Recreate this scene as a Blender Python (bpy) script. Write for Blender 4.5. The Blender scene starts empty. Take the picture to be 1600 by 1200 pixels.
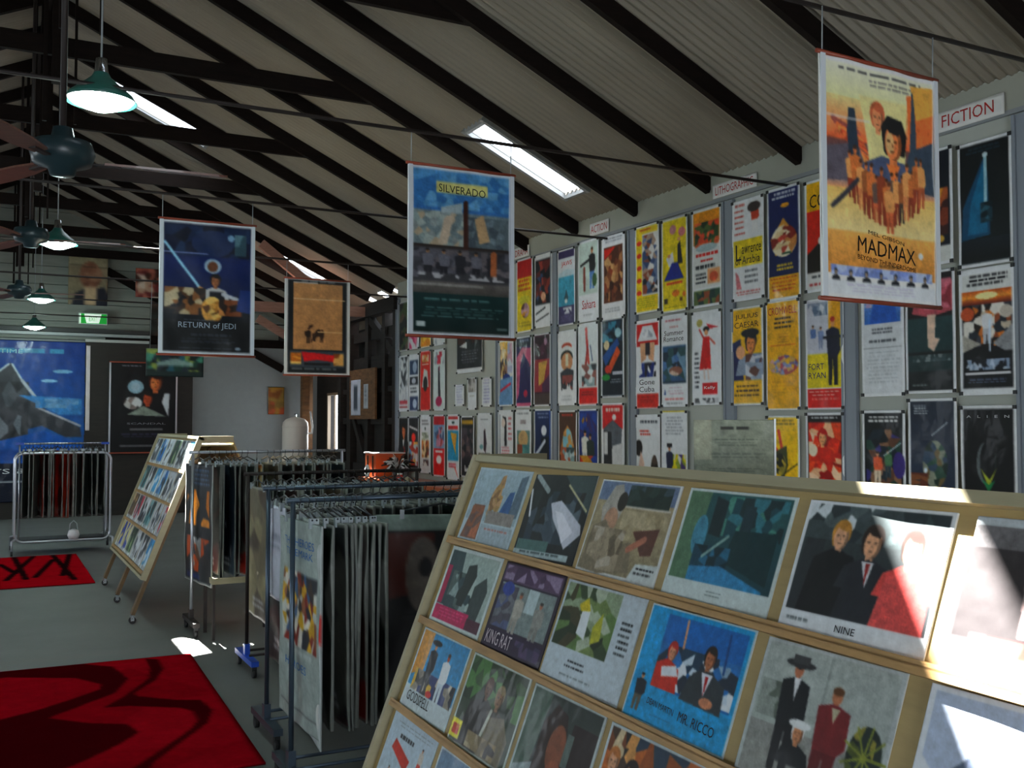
import bpy, math, random
import numpy as np
from mathutils import Vector, Matrix
PI = math.pi
R = math.radians
scene = bpy.context.scene
C = scene.collection

# ---------------------------------------------------------------- camera
cam_d = bpy.data.cameras.new('camera'); cam = bpy.data.objects.new('camera', cam_d); C.objects.link(cam)
cam_d.sensor_width = 36.0; cam_d.lens = 36.0*1560/1600
cam.location = (0, 0, 1.7)
cam.rotation_euler = (R(90)+math.atan(60/1560), 0, -R(27.7))
cam_d.clip_start = 0.05; cam_d.clip_end = 200
scene.camera = cam

# ---------------------------------------------------------------- world, sun, exposure
w = bpy.data.worlds.new('sky'); scene.world = w; w.use_nodes = True
nt = w.node_tree; bg = nt.nodes['Background']
bg.inputs[0].default_value = (0.80, 0.90, 1.0, 1); bg.inputs[1].default_value = 12.0
sun_d = bpy.data.lights.new('sun', 'SUN'); sun = bpy.data.objects.new('sun', sun_d); C.objects.link(sun)
sun_d.energy = 320; sun_d.angle = R(0.6); sun_d.color = (1.0, 0.96, 0.9)
SUN = Vector((0.02, -0.74, -1.0)).normalized()
sun.rotation_euler = SUN.to_track_quat('-Z', 'Y').to_euler(); sun.location = (6, 0, 9)
def area(name, loc, direction, sx, sy, power, col=(0.95, 0.98, 1.0)):
    d = bpy.data.lights.new(name, 'AREA'); d.shape = 'RECTANGLE'; d.size = sx; d.size_y = sy; d.energy = power; d.color = col
    o = bpy.data.objects.new(name, d); C.objects.link(o); o.location = loc
    o.rotation_euler = Vector(direction).to_track_quat('-Z', 'Z').to_euler()
    return o
# fill lamps added in a made-up doorway behind camera and made-up left wall windows
area('doorway_fill_lamp', (0.2, -3.9, 1.4), (0.1, 1, 0.05), 2.9, 2.5, 102)
for i, y in enumerate((2.0, 7.0, 12.0, 16.5)):
    area('window_area_lamp', (-4.2, y, 1.75), (1, 0, 0.12), 1.3, 1.1, 17)
area('window_area_lamp', (5.84, 18.7, 1.68), (-1, -0.5, 0), 0.7, 0.9, 30, (1, 0.98, 0.95)).data.spread = R(90)
scene.view_settings.view_transform = 'Standard'; scene.view_settings.look = 'None'
scene.view_settings.gamma = 1; scene.view_settings.use_curve_mapping = False
scene.view_settings.exposure = -0.8

# ---------------------------------------------------------------- materials
def lin(c):
    return c/12.92 if c <= 0.04045 else ((c+0.055)/1.055)**2.4
def hx(s):
    s = s.lstrip('#')
    if len(s) == 3: s = ''.join(ch*2 for ch in s)
    return tuple(int(s[i:i+2], 16)/255 for i in (0, 2, 4))
def hl(s): return tuple(lin(c) for c in hx(s))
MATS = {}
def mat(name, col, rough=0.6, metal=0.0, noise=0.0, scale=8.0, stretch=(1, 1, 1), bump=0.0, spec=0.5, coat=0.0, alpha=None, emit=0, trans=0):
    if name in MATS: return MATS[name]
    m = bpy.data.materials.new(name); m.use_nodes = True; n = m.node_tree; b = n.nodes['Principled BSDF']
    c = hl(col)
    b.inputs['Base Color'].default_value = (*c, 1); b.inputs['Roughness'].default_value = rough; b.inputs['Metallic'].default_value = metal
    b.inputs['Specular IOR Level'].default_value = spec
    if coat: b.inputs['Coat Weight'].default_value = coat; b.inputs['Coat Roughness'].default_value = 0.15
    if trans: b.inputs['Transmission Weight'].default_value = trans
    if emit:
        b.inputs['Emission Color'].default_value = (*c, 1); b.inputs['Emission Strength'].default_value = emit
    if noise or bump:
        tc = n.nodes.new('ShaderNodeTexCoord'); mp = n.nodes.new('ShaderNodeMapping'); mp.inputs['Scale'].default_value = stretch
        ns = n.nodes.new('ShaderNodeTexNoise'); ns.inputs['Scale'].default_value = scale; ns.inputs['Detail'].default_value = 6; ns.inputs['Roughness'].default_value = 0.6
        n.links.new(tc.outputs['Object'], mp.inputs[0]); n.links.new(mp.outputs[0], ns.inputs[0])
        if noise:
            rp = n.nodes.new('ShaderNodeValToRGB'); rp.color_ramp.elements[0].position = 0.3; rp.color_ramp.elements[1].position = 0.7
            rp.color_ramp.elements[0].color = (*[v*(1-noise) for v in c], 1); rp.color_ramp.elements[1].color = (*[min(1, v*(1+noise)) for v in c], 1)
            n.links.new(ns.outputs['Fac'], rp.inputs[0]); n.links.new(rp.outputs[0], b.inputs['Base Color'])
        if bump:
            bp = n.nodes.new('ShaderNodeBump'); bp.inputs['Strength'].default_value = bump; bp.inputs['Distance'].default_value = 0.01
            n.links.new(ns.outputs['Fac'], bp.inputs['Height']); n.links.new(bp.outputs[0], b.inputs['Normal'])
    MATS[name] = m; return m
def print_mat(name, rough, coat=0.0, bump=0.0, spec=0.3):
    if name in MATS: return MATS[name]
    m = bpy.data.materials.new(name); m.use_nodes = True; n = m.node_tree; b = n.nodes['Principled BSDF']
    a = n.nodes.new('ShaderNodeAttribute'); a.attribute_name = 'Col'; n.links.new(a.outputs['Color'], b.inputs['Base Color'])
    b.inputs['Roughness'].default_value = rough; b.inputs['Specular IOR Level'].default_value = spec
    if coat: b.inputs['Coat Weight'].default_value = coat; b.inputs['Coat Roughness'].default_value = 0.12
    if bump:
        tc = n.nodes.new('ShaderNodeTexCoord'); ns = n.nodes.new('ShaderNodeTexNoise'); ns.inputs['Scale'].default_value = 9; ns.inputs['Detail'].default_value = 2
        n.links.new(tc.outputs['Object'], ns.inputs[0]); bp = n.nodes.new('ShaderNodeBump'); bp.inputs['Strength'].default_value = bump; bp.inputs['Distance'].default_value = 0.02
        n.links.new(ns.outputs['Fac'], bp.inputs['Height']); n.links.new(bp.outputs[0], b.inputs['Normal'])
        if coat: n.links.new(bp.outputs[0], b.inputs['Coat Normal'])
    MATS[name] = m; return m
M_print = print_mat('printed_paper', 0.5, 0.08, 0.15)
M_sleeve = print_mat('print_in_plastic_sleeve', 0.5, 0.12, 0.2)
M_pile = print_mat('rug_pile', 1.0, spec=0.0)
M_wall = mat('painted_wall_board', '#b4b8b0', 0.7, noise=0.05, scale=3)
M_plate = mat('painted_fascia', '#a2a498', 0.7, noise=0.06, scale=3)
M_groove = mat('blue_grey_batten', '#878f99', 0.5)
M_batten = mat('white_batten', '#c9cdd2', 0.5)
M_corr = mat('corrugated_roof_sheet', '#8a8275', 0.55, noise=0.10, scale=1.2, stretch=(1, 3, 1))
M_gable = mat('gable_boards', '#858a82', 0.7, noise=0.12, scale=2, stretch=(1, 1, 6))
M_endw = mat('pale_end_wall', '#8f9494', 0.7, noise=0.04)
M_timber = mat('dark_roof_timber', '#150c08', 0.85, spec=0.2, noise=0.35, scale=6, stretch=(1, 6, 6), bump=0.2)
M_pink = mat('sunlit_reddish_timber', '#a07868', 0.7, noise=0.2, scale=8, stretch=(1, 6, 6))  # pale pink tint puts sunlight into the timber colour
M_old = mat('old_dark_timber', '#1a1410', 0.8, noise=0.5, scale=5, stretch=(1, 1, 5), bump=0.4)
M_oldb = mat('old_brown_timber', '#6b4a2c', 0.8, noise=0.4, scale=6, stretch=(1, 1, 4), bump=0.3)
M_floor = mat('concrete_floor', '#6c6e6c', 0.6, noise=0.10, scale=1.3, bump=0.05, spec=0.35)
M_ply = mat('plywood', '#b39c68', 0.55, noise=0.12, scale=3, stretch=(8, 1, 8))
M_ply2 = mat('pale_plywood', '#a49c7e', 0.5, noise=0.08, scale=3, stretch=(1, 1, 8))
M_led = mat('pine_ledge', '#b08a56', 0.5, noise=0.25, scale=5, stretch=(6, 1, 6))
M_white = mat('white_painted_metal', '#e6e8ea', 0.4)
M_chrome = mat('chrome', '#c8ccd2', 0.22, 1.0)
M_silver = mat('silver_tube', '#c0c4cc', 0.3, 0.7)
M_steel = mat('blue_grey_steel', '#4c5a68', 0.35, 0.6)
M_black = mat('black_plastic', '#141416', 0.4)
M_hang = mat('hanger_black', '#1b2026', 0.3)
M_clear = mat('clear_clip', '#aab4ba', 0.2)
M_blue = mat('blue_plastic', '#1a4fc4', 0.4)
M_dark = mat('dark_door', '#221d18', 0.6, noise=0.3, scale=4, stretch=(1, 1, 5))
M_dowel = mat('red_brown_dowel', '#8f3c26', 0.45, noise=0.15)
M_sleevew = mat('white_sleeve_edge', '#dfe6ee', 0.35, coat=0.5)
M_string = mat('string', '#9aa0a4', 0.7)
M_green = mat('green_enamel', '#2f6a60', 0.35)
M_bulb = mat('lamp_glow', '#e8fff8', 0.5, emit=40)
M_rod = mat('iron_rod', '#231a18', 0.6)
M_tank = mat('cream_tank', '#e4ddd2', 0.45)
M_counter = mat('orange_timber_top', '#b5592a', 0.35, noise=0.2, scale=4, stretch=(1, 6, 1), coat=0.3)
M_red = mat('red_plastic', '#c8281c', 0.4)
M_cap = mat('castor_rubber', '#1c1c1e', 0.6)

# ---------------------------------------------------------------- mesh helpers
class MB:
    def __init__(s): s.v = []; s.f = []; s.sm = []
    def add(s, vs, fs, smooth=False):
        o = len(s.v); s.v += [tuple(v) for v in vs]; s.f += [tuple(i+o for i in f) for f in fs]; s.sm += [smooth]*len(fs); return s
    def box(s, c, d, rz=0, M=None):
        x, y, z = d[0]/2, d[1]/2, d[2]/2
        vs = [Vector(p) for p in ((-x, -y, -z), (x, -y, -z), (x, y, -z), (-x, y, -z), (-x, -y, z), (x, -y, z), (x, y, z), (-x, y, z))]
        Q = Matrix.Translation(c) @ (M if M else Matrix.Rotation(rz, 4, 'Z'))
        return s.add([Q @ v for v in vs], [(0, 3, 2, 1), (4, 5, 6, 7), (0, 1, 5, 4), (1, 2, 6, 5), (2, 3, 7, 6), (3, 0, 4, 7)])
    def beam(s, a, b, wd, ht, up=(0, 0, 1)):
        a = Vector(a); b = Vector(b); d = b-a; L = d.length; d.normalize(); u = Vector(up); r = d.cross(u).normalized(); u = r.cross(d)
        M = Matrix((d, r, u)).transposed().to_4x4()
        return s.box((a+b)/2, (L, wd, ht), M=M)
    def tube(s, pts, r, n=8, caps=True, closed=False):
        pts = [Vector(p) for p in pts]; vs = []; fs = []; m = len(pts)
        rr = r if isinstance(r, (list, tuple)) else [r]*m
        prev = None
        for i, p in enumerate(pts):
            if closed: t = pts[(i+1) % m]-pts[i-1]
            else: t = (pts[min(i+1, m-1)]-pts[max(i-1, 0)])
            t.normalize()
            if prev is None: q = t.orthogonal().normalized()
            else: q = (prev-t*prev.dot(t)).normalized()
            prev = q; b = t.cross(q)
            for k in range(n):
                a = 2*PI*k/n; vs.append(p+(q*math.cos(a)+b*math.sin(a))*rr[i])
        for i in range(m if closed else m-1):
            for k in range(n):
                j = (i+1) % m; fs.append((i*n+k, i*n+(k+1) % n, j*n+(k+1) % n, j*n+k))
        s.add(vs, fs, True)
        if caps and not closed:
            o = len(s.v)-m*n; s.f += [tuple(o+k for k in reversed(range(n))), tuple(o+(m-1)*n+k for k in range(n))]; s.sm += [False]*2
        return s
    def lathe(s, prof, c=(0, 0, 0), n=24, M=None):
        vs = []; fs = []; m = len(prof); Q = Matrix.Translation(c) @ (M or Matrix.Identity(4))
        for r, z in prof:
            for k in range(n):
                a = 2*PI*k/n; vs.append(Q @ Vector((r*math.cos(a), r*math.sin(a), z)))
        for i in range(m-1):
            for k in range(n): fs.append((i*n+k, i*n+(k+1) % n, (i+1)*n+(k+1) % n, (i+1)*n+k))
        return s.add(vs, fs, True)
    def build(s, name, m, parent=None, smooth=None):
        me = bpy.data.meshes.new(name); me.from_pydata(s.v, [], s.f); me.materials.append(m)
        me.polygons.foreach_set('use_smooth', s.sm); me.update()
        o = bpy.data.objects.new(name, me); C.objects.link(o)
        if parent: o.parent = parent
        return o
def thing(name, label, cat, loc=(0, 0, 0), rz=0, group=None, mtx=None):
    o = bpy.data.objects.new(name, None); C.objects.link(o); o.empty_display_size = 0.1
    if mtx is not None: o.matrix_world = mtx
    else: o.location = loc; o.rotation_euler = (0, 0, rz)
    o['label'] = label; o['category'] = cat
    if group: o['group'] = group
    return o
def tag(o, label, cat, group=None):
    o['label'] = label; o['category'] = cat
    if group: o['group'] = group
    return o
def struct(name, mb, m):
    o = mb.build(name, m); o['kind'] = 'structure'; return o
def copy_tree(o, parent=None):
    c = o.copy(); C.objects.link(c); c.parent = parent
    for ch in list(o.children): copy_tree(ch, c)
    return c

# ---------------------------------------------------------------- painted sheets
class Art:
    """a small painter: colours are drawn on a fine grid and become the vertex colours of the sheet"""
    def __init__(s, w, h, cell, bg='#fff', seed=1):
        s.w, s.h = w, h; s.nx = max(6, int(round(w/cell))); s.ny = max(6, int(round(h/cell)))
        s.gw = (s.nx+1)*2; s.gh = (s.ny+1)*2
        s.a = np.empty((s.gh, s.gw, 3)); s.a[:] = hx(bg)
        u = (np.arange(s.gw)+0.5)/s.gw; v = (np.arange(s.gh)+0.5)/s.gh
        s.U, s.V = np.meshgrid(u, v); s.rng = random.Random(seed); s.texts = []
    def put(s, m, c):
        s.a[m] = hx(c) if isinstance(c, str) else c
    def R(s, x0, y0, x1, y1, c, c2=None):
        m = (s.U >= x0) & (s.U < x1) & (s.V >= y0) & (s.V < y1)
        if c2 is None: s.put(m, c)
        else:
            t = ((s.V-y0)/(y1-y0))[m][:, None]; s.a[m] = np.array(hx(c))*(1-t)+np.array(hx(c2))*t
        return s
    def E(s, cx, cy, rx, ry, c):
        s.put(((s.U-cx)/rx)**2+((s.V-cy)/ry)**2 <= 1, c); return s
    def P(s, pts, c):
        m = np.zeros(s.U.shape, bool); n = len(pts)
        for i in range(n):
            x0, y0 = pts[i]; x1, y1 = pts[(i+1) % n]
            if y0 == y1: continue
            cr = ((y0 > s.V) != (y1 > s.V)) & (s.U < (x1-x0)*(s.V-y0)/(y1-y0)+x0); m ^= cr
        s.put(m, c); return s
    def L(s, x0, y0, x1, y1, wd, c):
        ax, ay = (x1-x0)*s.w, (y1-y0)*s.h; l2 = ax*ax+ay*ay+1e-9; px, py = (s.U-x0)*s.w, (s.V-y0)*s.h
        t = np.clip((px*ax+py*ay)/l2, 0, 1); s.put(((px-t*ax)**2+(py-t*ay)**2) < (wd*s.w/2)**2, c); return s
    def N(s, x0, y0, x1, y1, cols, k=30, ell=None):
        m = (s.U >= x0) & (s.U < x1) & (s.V >= y0) & (s.V < y1)
        if ell: m &= ((s.U-(x0+x1)/2)/((x1-x0)/2))**2+((s.V-(y0+y1)/2)/((y1-y0)/2))**2 <= 1
        if not m.any(): return s
        u = s.U[m]*s.w; v = s.V[m]*s.h; best = np.full(u.shape, 1e9); idx = np.zeros(u.shape, int)
        asp = s.rng.uniform(0.6, 1.6)
        pc = []
        for i in range(k):
            px = s.rng.uniform(x0, x1)*s.w; py = s.rng.uniform(y0, y1)*s.h
            d = (u-px)**2+((v-py)*asp)**2+s.rng.uniform(0, 0.0002); b = d < best; best[b] = d[b]; idx[b] = i
            pc.append(hx(s.rng.choice(cols)))
        s.a[m] = np.array(pc)[idx]; return s
    def T(s, x0, y0, x1, y1, c, n, fill=0.55):
        """rows of small print"""
        ph = (y1-y0)/n
        for i in range(n):
            x = x0+s.rng.uniform(0, .12)*(x1-x0); e = x1-s.rng.uniform(0, .15)*(x1-x0)
            while x < e:
                wl = s.rng.uniform(.05, .2)*(x1-x0); s.R(x, y0+i*ph, min(e, x+wl), y0+(i+fill)*ph, c); x += wl+.03*(x1-x0)
        return s
    def F(s, x, y, h, coat, legs, skin='#c98f6a', hair='#2a1c14', wd=1.0):
        """a standing figure, feet at (x, y)"""
        q = h*s.h/s.w*wd
        s.P([(x-.11*q, y), (x-.13*q, y-.5*h), (x+.13*q, y-.5*h), (x+.12*q, y), (x+.03*q, y), (x, y-.4*h), (x-.03*q, y)], legs)
        s.P([(x-.13*q, y-.42*h), (x-.17*q, y-.8*h), (x, y-.86*h), (x+.17*q, y-.8*h), (x+.2*q, y-.5*h), (x+.13*q, y-.42*h)], coat)
        s.E(x, y-.92*h, .055*q, .075*h, skin); s.E(x, y-.965*h, .06*q, .04*h, hair); return s
    def H(s, x, y, r, skin='#c98f6a', hair='#2a1c14', coat=None, lit=None):
        """head and shoulders, face centred at (x, y), r = half face height"""
        q = r*s.h/s.w
        if coat: s.P([(x-2.3*q, y+3.2*r), (x-1.8*q, y+1.7*r), (x-.5*q, y+1.1*r), (x+.5*q, y+1.1*r), (x+1.8*q, y+1.7*r), (x+2.3*q, y+3.2*r)], coat)
        s.R(x-.3*q, y+.5*r, x+.3*q, y+1.3*r, skin)
        s.E(x, y-.25*r, .88*q, 1.0*r, hair); s.E(x-.5*q, y, .3*q, .8*r, hair); s.E(x+.08*q, y+.1*r, .64*q, .95*r, tuple(v*.62 for v in hx(skin))); s.E(x-.08*q, y+.1*r, .55*q, .9*r, skin); s.P([(x-.6*q, y-.9*r), (x+.75*q, y-.8*r), (x+.5*q, y-.35*r), (x-.2*q, y-.5*r)], hair)
        if lit: s.E(x-.2*q, y+.1*r, .35*q, .6*r, lit)
        s.E(x-.3*q, y-.02*r, .16*q, .07*r, tuple(v*.45 for v in hx(skin))); s.E(x+.24*q, y-.02*r, .14*q, .06*r, tuple(v*.4 for v in hx(skin))); s.P([(x-.02*q, y), (x+.12*q, y+.32*r), (x-.06*q, y+.32*r)], tuple(v*.72 for v in hx(skin))); s.E(x-.02*q, y+.56*r, .2*q, .06*r, tuple(v*.55 for v in hx(skin))); return s
    def X(s, x0, y0, x1, y1, txt, c, sl=0.0):
        s.texts.append((x0, y0, x1, y1, txt, c, sl)); return s
    def grid(s):
        a = s.a.reshape(s.ny+1, 2, s.nx+1, 2, 3).mean(axis=(1, 3))
        g = np.random.default_rng(s.nx*7+s.ny)                       # print grain and uneven ink
        n = g.normal(0, 1, (s.ny+1, s.nx+1)); m = g.normal(0, 1, (s.ny//4+4, s.nx//4+4)); yi = np.arange(s.ny+1)/4; xi = np.arange(s.nx+1)/4; y0 = yi.astype(int); x0 = xi.astype(int); fy = (yi-y0)[:, None]; fx = (xi-x0)[None]
        m = (m[y0][:, x0]*(1-fx)+m[y0][:, x0+1]*fx)*(1-fy)+(m[y0+1][:, x0]*(1-fx)+m[y0+1][:, x0+1]*fx)*fy
        dark = 1-np.abs(a.mean(axis=2)*2-1)
        gr = a.mean(axis=2, keepdims=True); a = gr+(a-gr)*1.18; a = a*(1+(.05*n+.06*m)[:, :, None]*(.12+dark[:, :, None]))
        p = np.pad(a, ((1, 1), (1, 1), (0, 0)), 'edge')
        b = (p[:-2, 1:-1]+p[2:, 1:-1]+p[1:-1, :-2]+p[1:-1, 2:])/4
        return np.clip(a*.6+b*.4, 0, 1)
_tx = {}
def text_mesh(txt):
    if txt in _tx: return _tx[txt]
    cu = bpy.data.curves.new('t', 'FONT'); cu.body = txt; cu.resolution_u = 2
    o = bpy.data.objects.new('t', cu); C.objects.link(o)
    dg = bpy.context.evaluated_depsgraph_get(); me = o.evaluated_get(dg).to_mesh()
    vs = [tuple(v.co) for v in me.vertices]; fs = [tuple(p.vertices) for p in me.polygons]
    o.evaluated_get(dg).to_mesh_clear(); bpy.data.objects.remove(o); bpy.data.curves.remove(cu)
    xs = [v[0] for v in vs]; ys = [v[1] for v in vs]; x0, x1, y0, y1 = min(xs), max(xs), min(ys), max(ys)
    _tx[txt] = ([((v[0]-x0)/(x1-x0), (v[1]-y0)/(y1-y0)) for v in vs], fs); return _tx[txt]
def lin_np(a): return np.where(a <= 0.04045, a/12.92, ((a+0.055)/1.055)**2.4)
def set_cols(me, cols):
    at = me.color_attributes.new('Col', 'FLOAT_COLOR', 'POINT')
    full = np.ones((len(me.vertices), 4), np.float32); full[:, :3] = cols; at.data.foreach_set('color', full.ravel())
def sheet(name, art, m, parent=None, wave=0.0015, thick=0.0015, back='#d8d8d4', ph=0.0, curl=0.0):
    """local frame: x right, z up, printed face towards -y, origin at the middle of the bottom edge"""
    nx, ny = art.nx, art.ny; w, h = art.w, art.h
    xs = np.linspace(-w/2, w/2, nx+1); zs = np.linspace(h, 0, ny+1); X, Z = np.meshgrid(xs, zs)
    def wf(x, z): return wave*(np.sin(x*23+ph)*np.cos(z*9+ph*2)+0.5*np.sin(z*17+x*11+ph))+curl*np.sin(z/h*PI)
    Y = wf(X, Z); V = np.stack([X, Y, Z], -1).reshape(-1, 3)
    n = (nx+1)*(ny+1); i = np.arange(n).reshape(ny+1, nx+1)
    F = np.stack([i[:-1, :-1], i[1:, :-1], i[1:, 1:], i[:-1, 1:]], -1).reshape(-1, 4).tolist()
    rim = list(i[0, :])+list(i[1:, -1])+list(i[-1, -2::-1])+list(i[-2:0:-1, 0])
    Vb = V[rim].copy(); Vb[:, 1] = Y.max()+thick; k = len(rim)
    F += [[int(rim[j]), int(rim[(j+1) % k]), n+(j+1) % k, n+j] for j in range(k)]
    F.append([n+j for j in range(k)])
    mv = np.vstack([V, Vb]).tolist(); cols = [lin_np(art.grid()).reshape(-1, 3), np.tile(np.array(hl(back)), (k, 1))]; mc = []
    for (x0, y0, x1, y1, t, c, sl) in art.texts:
        vs, fs = text_mesh(t); off = len(mv)
        for (a, b) in vs:
            x = (-.5+x0+a*(x1-x0))*w; z = h*(1-(y1-b*(y1-y0)))+sl*a*w
            mv.append((x, float(wf(x, z))-0.0022, z)); mc.append(hl(c))
        F += [tuple(off+q for q in f) for f in fs]
    if mc: cols.append(np.array(mc))
    me = bpy.data.meshes.new(name); me.from_pydata(mv, [], F); me.materials.append(m); set_cols(me, np.vstack(cols))
    sm = np.zeros(len(F), bool); sm[:nx*ny] = True; me.polygons.foreach_set('use_smooth', sm); me.update()
    o = bpy.data.objects.new(name, me); C.objects.link(o)
    if parent: o.parent = parent
    return o
# ================================================================ the building
XW, XL, XR, ZE, SL = 5.2, -4.3, 0.45, 3.70, 0.468
YB, YE = -4.0, 19.8
RZ = ZE+(XW-XR)*SL
def zc(x): return ZE+SL*(XW-x) if x > XR else ZE+SL*(x-XL)
struct('floor', MB().box(((XL+6.2)/2, (YB+YE)/2, -0.05), (6.2-XL, YE-YB+0.4, 0.1)), M_floor)
struct('wall_right', MB().box((XW+0.08, (YB+13.45)/2, ZE/2+0.05), (0.16, 13.45-YB, ZE+0.1)), M_wall)
struct('wall_right_far', MB().box((6.0, (13.4+YE)/2, 0.58), (0.16, YE-13.4, 1.16)).box((6.0, (13.4+18.3)/2, 1.7), (0.16, 4.9, 1.1)).box((6.0, (19.1+YE)/2, 1.7), (0.16, .7, 1.1)).box((6.0, (13.4+YE)/2, 2.82), (0.16, YE-13.4, 1.16)), M_old)
# unseen left and rear walls, window and doorway openings added for fill light
lw = MB(); ys = [YB]
for y in (2.0, 7.0, 12.0, 16.5): ys += [y-0.7, y+0.7]
ys.append(YE)
for i in range(0, len(ys), 2): lw.box((XL-0.08, (ys[i]+ys[i+1])/2, ZE/2), (0.16, ys[i+1]-ys[i], ZE))
for y in (2.0, 7.0, 12.0, 16.5): lw.box((XL-0.08, y, 0.55), (0.16, 1.4, 1.1)); lw.box((XL-0.08, y, 3.05), (0.16, 1.4, 1.3))
struct('wall_left', lw, M_wall)
struct('wall_rear', MB().box(((XL-1.3)/2, YB-0.08, 1.85), (-1.3-XL, 0.16, 3.7)).box(((1.7+XW)/2, YB-0.08, 1.85), (XW-1.7, 0.16, 3.7)).box((0.2, YB-0.08, 3.2), (3.0, 0.16, 1.0))
       .add([(XL, YB, ZE), (XW, YB, ZE), (XR, YB, RZ), (XL, YB-.16, ZE), (XW, YB-.16, ZE), (XR, YB-.16, RZ)], [(0, 1, 2), (5, 4, 3)]), M_wall)
# end wall: lower part, gable boards above
struct('wall_end', MB().box(((XL+6.1)/2, YE+0.08, 1.6), (6.1-XL, 0.16, 3.2)), M_endw)
g = MB(); zz = 3.2
while zz < RZ:
    z2 = min(zz+0.33, RZ); xa = XL+max(0, (zz-ZE)/SL); xb = XW-max(0, (zz-ZE)/SL); xa2 = XL+max(0, (z2-ZE)/SL); xb2 = XW-max(0, (z2-ZE)/SL)
    if z2 < ZE+.35: xb = max(xb, 6.05); xb2 = max(xb2, 6.05)
    y = YE
    g.add([(xa, y, zz+.012), (xb, y, zz+.012), (xb2, y-.012, z2), (xa2, y-.012, z2), (xa, y+.1, zz), (xb, y+.1, zz), (xb2, y+.1, z2), (xa2, y+.1, z2)], [(0, 1, 2, 3), (4, 5, 1, 0), (7, 6, 5, 4), (3, 2, 6, 7)]); zz += 0.33
struct('wall_gable', g, M_gable)
# corrugated roof lining, with real openings for the skylights
SKY = [(3.84, 4.83, 7.80, 8.13), (1.22, 2.25, 11.63, 12.36), (3.78, 4.66, 14.80, 15.42), (0.85, 2.10, 4.09, 4.33)]
GAPS = [(5.24, 5.62, 14.78, 15.02), (5.24, 5.6, 14.22, 14.40), (5.24, 5.6, 13.72, 13.92)]
def hole_at(y): return sorted((a, b) for a, b, c, d in SKY+GAPS if c <= y <= d)
PIT = 0.076; amp = 0.013
def roof(name, x_in, x_out, holes):
    mb = MB(); n = int((YE+.1-YB+.2)/PIT*8); dy = PIT/8
    for i in range(n):
        ya = YB-.2+i*dy; yb = ya+dy; za = amp*math.cos(2*PI*ya/PIT); zb = amp*math.cos(2*PI*yb/PIT)
        segs = [x_in]
        if holes:
            for (a, b) in hole_at((ya+yb)/2): segs += [a, b]
        segs.append(x_out if not (holes and ya > 13.4) else 6.1)
        for k in range(0, len(segs), 2):
            xa, xb = segs[k], segs[k+1]
            f = lambda x: ZE+SL*(XW-x) if holes else ZE+SL*(x-XL)
            mb.add([(xa, ya, f(xa)+za), (xb, ya, f(xb)+za), (xb, yb, f(xb)+zb), (xa, yb, f(xa)+zb)], [(0, 1, 2, 3)], True)
    me = mb.build(name, M_corr); me['kind'] = 'structure'
    return me
roof('ceiling_right', XR, XW+0.02, True)
roof('ceiling_left', XR, XL-0.02, False)
for i, (a, b, c, d) in enumerate(SKY):
    m = MB()
    za, zb = zc(a), zc(b)
    for yy in (c-.03, d+.03): m.beam((a-.06, yy, zc(a-.06)-.0), (b+.06, yy, zc(b+.06)-.0), 0.045, 0.06)
    for xx in (a-.03, b+.03): m.beam((xx, c-.05, zc(xx)), (xx, d+.05, zc(xx)), 0.045, 0.06)
    o = struct('window_%d' % (i+1 if i < 3 else 5), m, mat('skylight_surround', '#8d8f90', 0.5))
# fascia strip, picture rail, battens of the right wall
struct('trim_1', MB().box((XW-0.006, (YB+13.42)/2, 3.60), (0.012, 13.42-YB, 0.20)), M_plate)
struct('trim_2', MB().box((XW-0.012, (YB+13.42)/2, 3.485), (0.024, 13.42-YB, 0.028)), mat('grey_rail', '#8b9094', 0.5))
k = 3
for yb_ in (3.62, 4.93, 6.17, 7.50, 8.92, 10.19, 13.38, 2.30, 1.0):
    struct('trim_%d' % k, MB().box((XW-0.012, yb_, 1.73), (0.024, 0.085, 3.46)).box((XW-0.02, yb_-.055, 1.73), (0.03, 0.02, 3.46)).box((XW-0.02, yb_+.055, 1.73), (0.03, 0.02, 3.46)), M_groove); k += 1
# rafters
RY = [0.24+1.03*i for i in range(-3, 19)]
for y in RY:
    m = MB(); t = 0.125; off = t/2+amp
    m.beam((XR-.02, y, RZ-off), (XW-0.0, y, ZE-off+.0), 0.052, t)
    m.beam((XR+.02, y, RZ-off), (XL+0.0, y, ZE-off), 0.062, t)
    struct('trim_%d' % k, m, M_timber); k += 1
struct('trim_%d' % k, MB().box((XR, (YB+YE)/2, RZ-.12), (0.05, YE-YB, 0.24)), M_timber); k += 1
for i in range(-2, 7):      # collar beams with a king post on every second rafter
    y = 8.48+2.06*i
    if not YB < y < YE: continue
    hw = (RZ-4.68)/SL
    m = MB().box((XR, y+.055, 4.66), (2*hw, 0.045, 0.15))
    m.box((XR, y, (4.35+RZ)/2), (0.11, 0.07, RZ-4.35))
    m.box((XR-.10, y+.03, 4.9), (0.03, 0.03, 1.7)); m.box((XR+.12, y+.03, 4.9), (0.02, 0.02, 1.7))
    struct('trim_%d' % k, m, M_timber); k += 1
for y in (3.05, 5.5, 7.9, 10.5, 12.9, 15.3, 17.7):
    struct('trim_%d' % k, MB().tube([(XL, y, 3.44), (XW, y, 3.44)], 0.011, 6), M_rod); k += 1
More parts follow.
